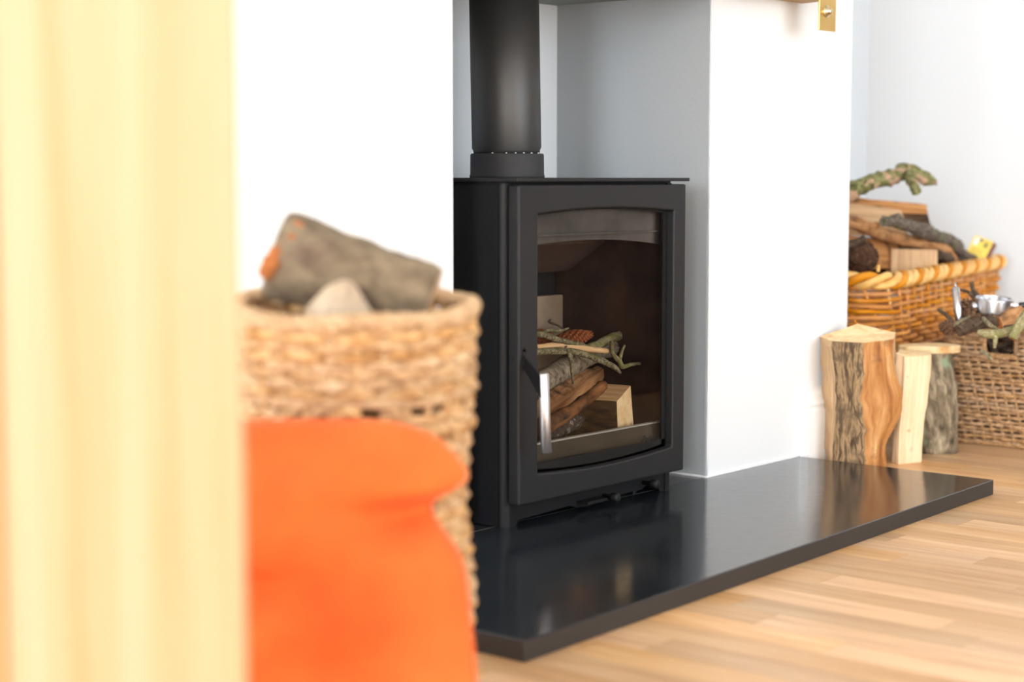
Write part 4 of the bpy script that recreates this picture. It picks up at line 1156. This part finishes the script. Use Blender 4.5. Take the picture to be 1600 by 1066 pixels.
# chrome tube
ta, tb = AD(1499, 507, 3.69), AD(1493, 449, 3.71)
ax = (tb-ta).normalized(); L_ = (tb-ta).length
ct_ = MB().lathe([(0.0055, 0), (0.0078, 0.002), (0.0078, L_-0.002), (0.0055, L_)], ta, 24, axis=ax).build('chrome_tube', 'mirror')
tag(ct_, 'slim chrome tube standing upright in the seagrass basket', 'lighter')
MB().lathe([(0.0025, L_), (0.0025, L_+0.004), (0.0018, L_+0.009), (0, L_+0.011)], ta, 12, axis=ax).build('tip', 'mirror', ct_)
MB().lathe([(0.0082, 0.0), (0.0082, 0.006)], ta, 16, axis=ax).build('end_ring', 'chrome', ct_)
# chrome cup with black handle
cc = AD(1552, 477, 3.72)
ax = Vector((0, 0, 1)) + back*(-0.10) + right*0.02
cup = thing('chrome_cup', cc, 'round chrome cup with a black handle lying on the kindling', 'cup')
MB().lathe([(0.0, -0.0155), (0.034, -0.0155), (0.0365, -0.0152), (0.0377, -0.0135), (0.0378, -0.0125), (0.0378, 0.0125), (0.0377, 0.0135), (0.037, 0.0155), (0.0355, 0.0157), (0.0345, 0.0150), (0.0342, 0.013), (0.0340, -0.010), (0.0330, -0.0125), (0.0, -0.0128)], cc, 48, axis=ax).build('bowl', 'mirror', cup)
hc = cc + right*0.0375
hdir = right + Vector((0, 0, 0.02)) - back*0.25
MB().lathe([(0.0095, -0.002), (0.0095, 0.006), (0.0075, 0.009), (0.007, 0.012)], hc - back*0.008, 24, axis=hdir).build('lug', 'chrome', cup)
MB().lathe([(0.0055, 0.011), (0.0068, 0.016), (0.0085, 0.09), (0.0095, 0.12), (0.006, 0.125)], hc - back*0.008, 20, axis=hdir).build('handle', 'black_plastic', cup)
MB().lathe([(0.008, -0.002), (0.008, 0.005), (0.004, 0.008)], cc - right*0.037 - Vector((0, 0, 0.002)), 16, axis=-right).build('lug', 'chrome', cup)

# ------------------------------------------------------------------ belly basket in the foreground, left
bb = AD(550, 600, 1.87); bb.z = 0
belly = thing('belly_basket', bb, 'tall round pale seagrass basket holding logs at left of the hearth', 'basket')
def belly_r(z):
    prof_ = [(0.0, 0.105), (0.06, 0.120), (0.14, 0.127), (0.20, 0.1205), (0.235, 0.1165), (0.29, 0.1195), (0.32, 0.1215), (0.345, 0.123), (0.352, 0.1265), (0.40, 0.1275), (0.44, 0.1285), (0.47, 0.129)]
    for (a, ra), (b_, rb) in zip(prof_, prof_[1:]):
        if z <= b_: return ra + (rb-ra)*(z-a)/(b_-a)
    return prof_[-1][1]
RT = 0.455
NS = 30
toC = math.atan2(CAM.y - bb.y, CAM.x - bb.x)
def sag(a, z): return -0.009*max(0, z/RT)**3*(math.cos(a - toC)) * 0.9
z = 0.008; i = 0
while z < RT - 0.005:
    if not (0.350 < z < 0.3565):
        path = []
        for a_ in range(NS*4):
            th = 2*math.pi*a_/(NS*4)
            w = math.cos(math.pi*a_/4 + math.pi*(i % 2))
            wob = mnoise.noise(Vector((math.cos(th)*3, math.sin(th)*3, i*0.7)))
            r_ = belly_r(z) + 0.0034*w + 0.0016*wob
            path.append(bb + Vector((r_*math.cos(th), r_*math.sin(th), z + sag(th, z) + 0.0022*wob)))
        MB().tube(path, [0.0059*(1 + 0.16*math.sin(a_*1.7 + i*2.1)) for a_ in range(len(path))], 6, closed=True).build('seagrass_row', 'seagrass_pale', belly)
    z += 0.0099; i += 1
for a_ in range(NS):
    th = 2*math.pi*a_/NS
    pts = []
    for q_ in range(10):
        zz = 0.004 + (RT-0.012)*q_/9
        pts.append(bb + Vector((belly_r(zz)*math.cos(th), belly_r(zz)*math.sin(th), zz + sag(th, zz))))
    MB().tube(pts, 0.0042, 6).build('stake', 'seagrass_pale', belly)
for a_ in range(NS):                                   # loops that close part of the open row
    if random.random() < 0.6:
        t0_, t1_ = 2*math.pi*(a_+0.05)/NS, 2*math.pi*(a_+1.0+random.uniform(-0.3, 0.1))/NS
        pts = []
        for q_ in range(5):
            th = t0_ + (t1_-t0_)*q_/4
            pts.append(bb + Vector(((belly_r(0.353)+0.001)*math.cos(th), (belly_r(0.353)+0.001)*math.sin(th), 0.3515 + 0.003*math.sin(q_*1.3+a_))))
        MB().tube(pts, [0.003, 0.005, 0.0055, 0.005, 0.003], 6).build('binding_loop', 'seagrass_pale', belly)
rimp = []
for a_ in range(160):
    th = 2*math.pi*a_/160
    rimp.append(bb + Vector(((belly_r(RT)+0.001)*math.cos(th), (belly_r(RT)+0.001)*math.sin(th), RT - 0.004 + sag(th, RT) + 0.002*math.sin(th*5))))
cir = 2*math.pi*belly_r(RT)
rope(rimp, True, 0.0062, 0.0045, cir/round(cir/0.026), 'rim_rope', belly, 'seagrass_rim')
m = MB().lathe([(0.0, 0.0), (0.105, 0.0), (0.105, 0.006), (0.0, 0.006)], bb, 32); m.build('base', 'seagrass_pale', belly)
# lower dark band of loops on the waist
for zz in (0.327,):
    path = []
    for a_ in range(200):
        th = 2*math.pi*a_/200
        path.append(bb + Vector(((belly_r(zz)+0.004)*math.cos(th), (belly_r(zz)+0.004)*math.sin(th), zz)))
    cir = 2*math.pi*belly_r(zz)
    rope(path, True, 0.0052, 0.0042, cir/round(cir/0.03), 'waist_rope', belly, 'seagrass_pale')
# the log lying in it
G = 'logs in the round seagrass basket'
LAx0, LAx1 = AD(433, 394, 1.865), AD(672, 478, 1.845)
axl = (LAx1-LAx0)
n = 18
R0 = 0.048
def logsec(k=28): return [(math.cos(2*math.pi*j/k)*(1+0.05*math.sin(2*2*math.pi*j/k+0.5)), math.sin(2*math.pi*j/k)*(1.0+0.04*math.sin(3*2*math.pi*j/k))) for j in range(k)]
pts = [LAx0 + axl*i/(n-1) for i in range(n)]
scl = [0.0475 - 0.004*i/(n-1) for i in range(n)]; scl[0] *= 0.96; scl[-1] *= 0.93
m = MB().sweep(pts, logsec(), scl, None, 0, 1, True, 0.004, 30)
gl_ = m.build('grey_log', ['bark_grey_brown', 'split_old'])
tag(gl_, 'big grey barked log lying tilted across the round seagrass basket', 'log', G)
m = MB().sweep([bb + Vector((0.015*math.sin(i), 0.01*math.cos(i), 0.012 + 0.045*i)) for i in range(9)], logsec(), [0.075 + 0.003*math.sin(i*1.7) for i in range(9)], None, 0, 1, True, 0.004, 30)  # added filler log, keeps the bright wall from showing through the weave
tag(m.build('bark_log', ['bark_dark', 'split_old']), 'dark bark log added deep inside the round basket to darken its holes', 'log', G)
# torn orange bark at its left end
m = MB()
for i, (px, py, w, d) in enumerate(((472, 350, 0.006, 1.851), (462, 360, 0.010, 1.838), (449, 371, 0.009, 1.833), (456, 372, 0.006, 1.829), (440, 386, 0.007, 1.828), (432, 398, 0.009, 1.826), (424, 410, 0.010, 1.825), (417, 424, 0.009, 1.827))):
    c = AD(px, py, d - 0.008)
    m.lathe([(w, -0.008), (w*1.05, -0.001), (w*0.7, 0.0015), (0, 0.002)], c, 7, axis=-sight(px, py) + Vector((0.1*math.sin(i*3), 0, 0.2*math.cos(i*2))))
m.build('torn_bark', 'bark_orange', gl_)
# pale split wedge in front
wt = [AD(535, 436, 1.775), AD(555, 440, 1.79)]
apx = [AD(458, 520, 1.765), AD(480, 478, 1.765), AD(506, 450, 1.765), AD(533, 435, 1.765), AD(552, 440, 1.765), AD(584, 492, 1.765), AD(590, 520, 1.765)]
m = MB().prism(apx, back*0.09 + Vector((0, 0, -0.03)))
tag(m.build('split_log', 'split_grey', None, 0.003), 'pale pointed split log end in front of the grey log in the round basket', 'log', G)

# ------------------------------------------------------------------ orange cushion in front of it
oc = AD(520, 700, 1.56); oc.z = 0
toB = Vector((math.cos(AZ + math.radians(5)), math.sin(AZ + math.radians(5)), 0))
rg = Vector((toB.y, -toB.x, 0))
zr = [(0.0, 0.100), (0.03, 0.122), (0.139, 0.126), (0.19, 0.120), (0.235, 0.118), (0.258, 0.108), (0.285, 0.088), (0.298, 0.088), (0.308, 0.104), (0.318, 0.121), (0.326, 0.122), (0.345, 0.109), (0.36, 0.095), (0.371, 0.072), (0.379, 0.04)]
def uR(z):
    for (a, ra), (b_, rb) in zip(zr, zr[1:]):
        if z <= b_: return ra + (rb-ra)*(z-a)/(b_-a)
    return zr[-1][1]
zs_ = [0.0, 0.01, 0.03, 0.06, 0.09, 0.12, 0.15, 0.18, 0.205, 0.225, 0.24, 0.25, 0.26, 0.27, 0.28, 0.29, 0.298, 0.304, 0.31, 0.316, 0.322, 0.33, 0.34, 0.35, 0.36, 0.368, 0.374, 0.379]
m = MB(); K = 64
for z in zs_:
    ur = uR(z); ul = -0.17 + 0.02*math.exp(-z/0.02) + (0.02*((z-0.36)/0.02) if z > 0.36 else 0)
    mid, hw = (ur+ul)/2, (ur-ul)/2
    tz = min(1.0, 0.35 + z/0.05) * math.sqrt(max(0.02, 1-(max(0, z-0.25)/0.132)**2))
    for j in range(K):
        a = 2*math.pi*j/K
        cx_ = math.cos(a); u = mid + hw*cx_
        th_ = 0.062*tz*(math.copysign(abs(math.sin(a))**0.75, math.sin(a)))
        p = oc + rg*(u*1.05 if u > 0 else u) + toB*th_ + Vector((0, 0, z*0.945))
        fold = 0.036*math.exp(-((u-0.062)/0.035)**2 - ((z-0.288)/0.016)**2) + 0.042*math.exp(-((u+0.085)/0.06)**2 - ((z-0.225-0.12*(u+0.085))/0.016)**2) + 0.018*math.exp(-((u-0.03)/0.08)**2 - ((z-0.150-0.25*u)/0.014)**2)
        wr = 0.014*mnoise.noise(Vector((u*14, z*26, 2.0)))
        if math.sin(a) < 0: p = p + toB*(fold + wr)
        p = p + toB*(0.10*(z/0.38)**1.5)
        m.v.append(p)
for i in range(len(zs_)-1):
    for j in range(K):
        j2 = (j+1) % K
        m.face([i*K+j, i*K+j2, (i+1)*K+j2, (i+1)*K+j], 0, None, True)
m.face(list(range(K))[::-1]); m.face([(len(zs_)-1)*K + j for j in range(K)], 0, None, True)
tag(m.build('orange_cushion', 'orange', None, 0, 2, 1), 'bright orange crumpled cloth cushion leaning before the round seagrass basket', 'cushion')

# ------------------------------------------------------------------ pine board nearest the camera
pe = AD(379, 533, 1.15)
vd = Vector((math.cos(AZ + math.radians(12)), math.sin(AZ + math.radians(12)), 0)); rv = Vector((vd.y, -vd.x, 0))
post = thing('pine_post', (pe.x, pe.y, 0), 'pale yellow pine board upright, very close at the left edge', 'post')
def board(u0, u1, d0, d1, name, mat):
    c = [Vector((pe.x, pe.y, 0)) + rv*u + vd*d for u, d in ((u0, d0), (u1, d0), (u1, d1), (u0, d1))]
    o = MB().prism(c, (0, 0, 1.9)).build(name, mat, post, 0.003)
    return o
board(-0.1545, 0.0, 0, 0.035, 'board', 'pine')
board(-0.24, -0.1555, -0.002, 0.035, 'board', 'pine_edge')
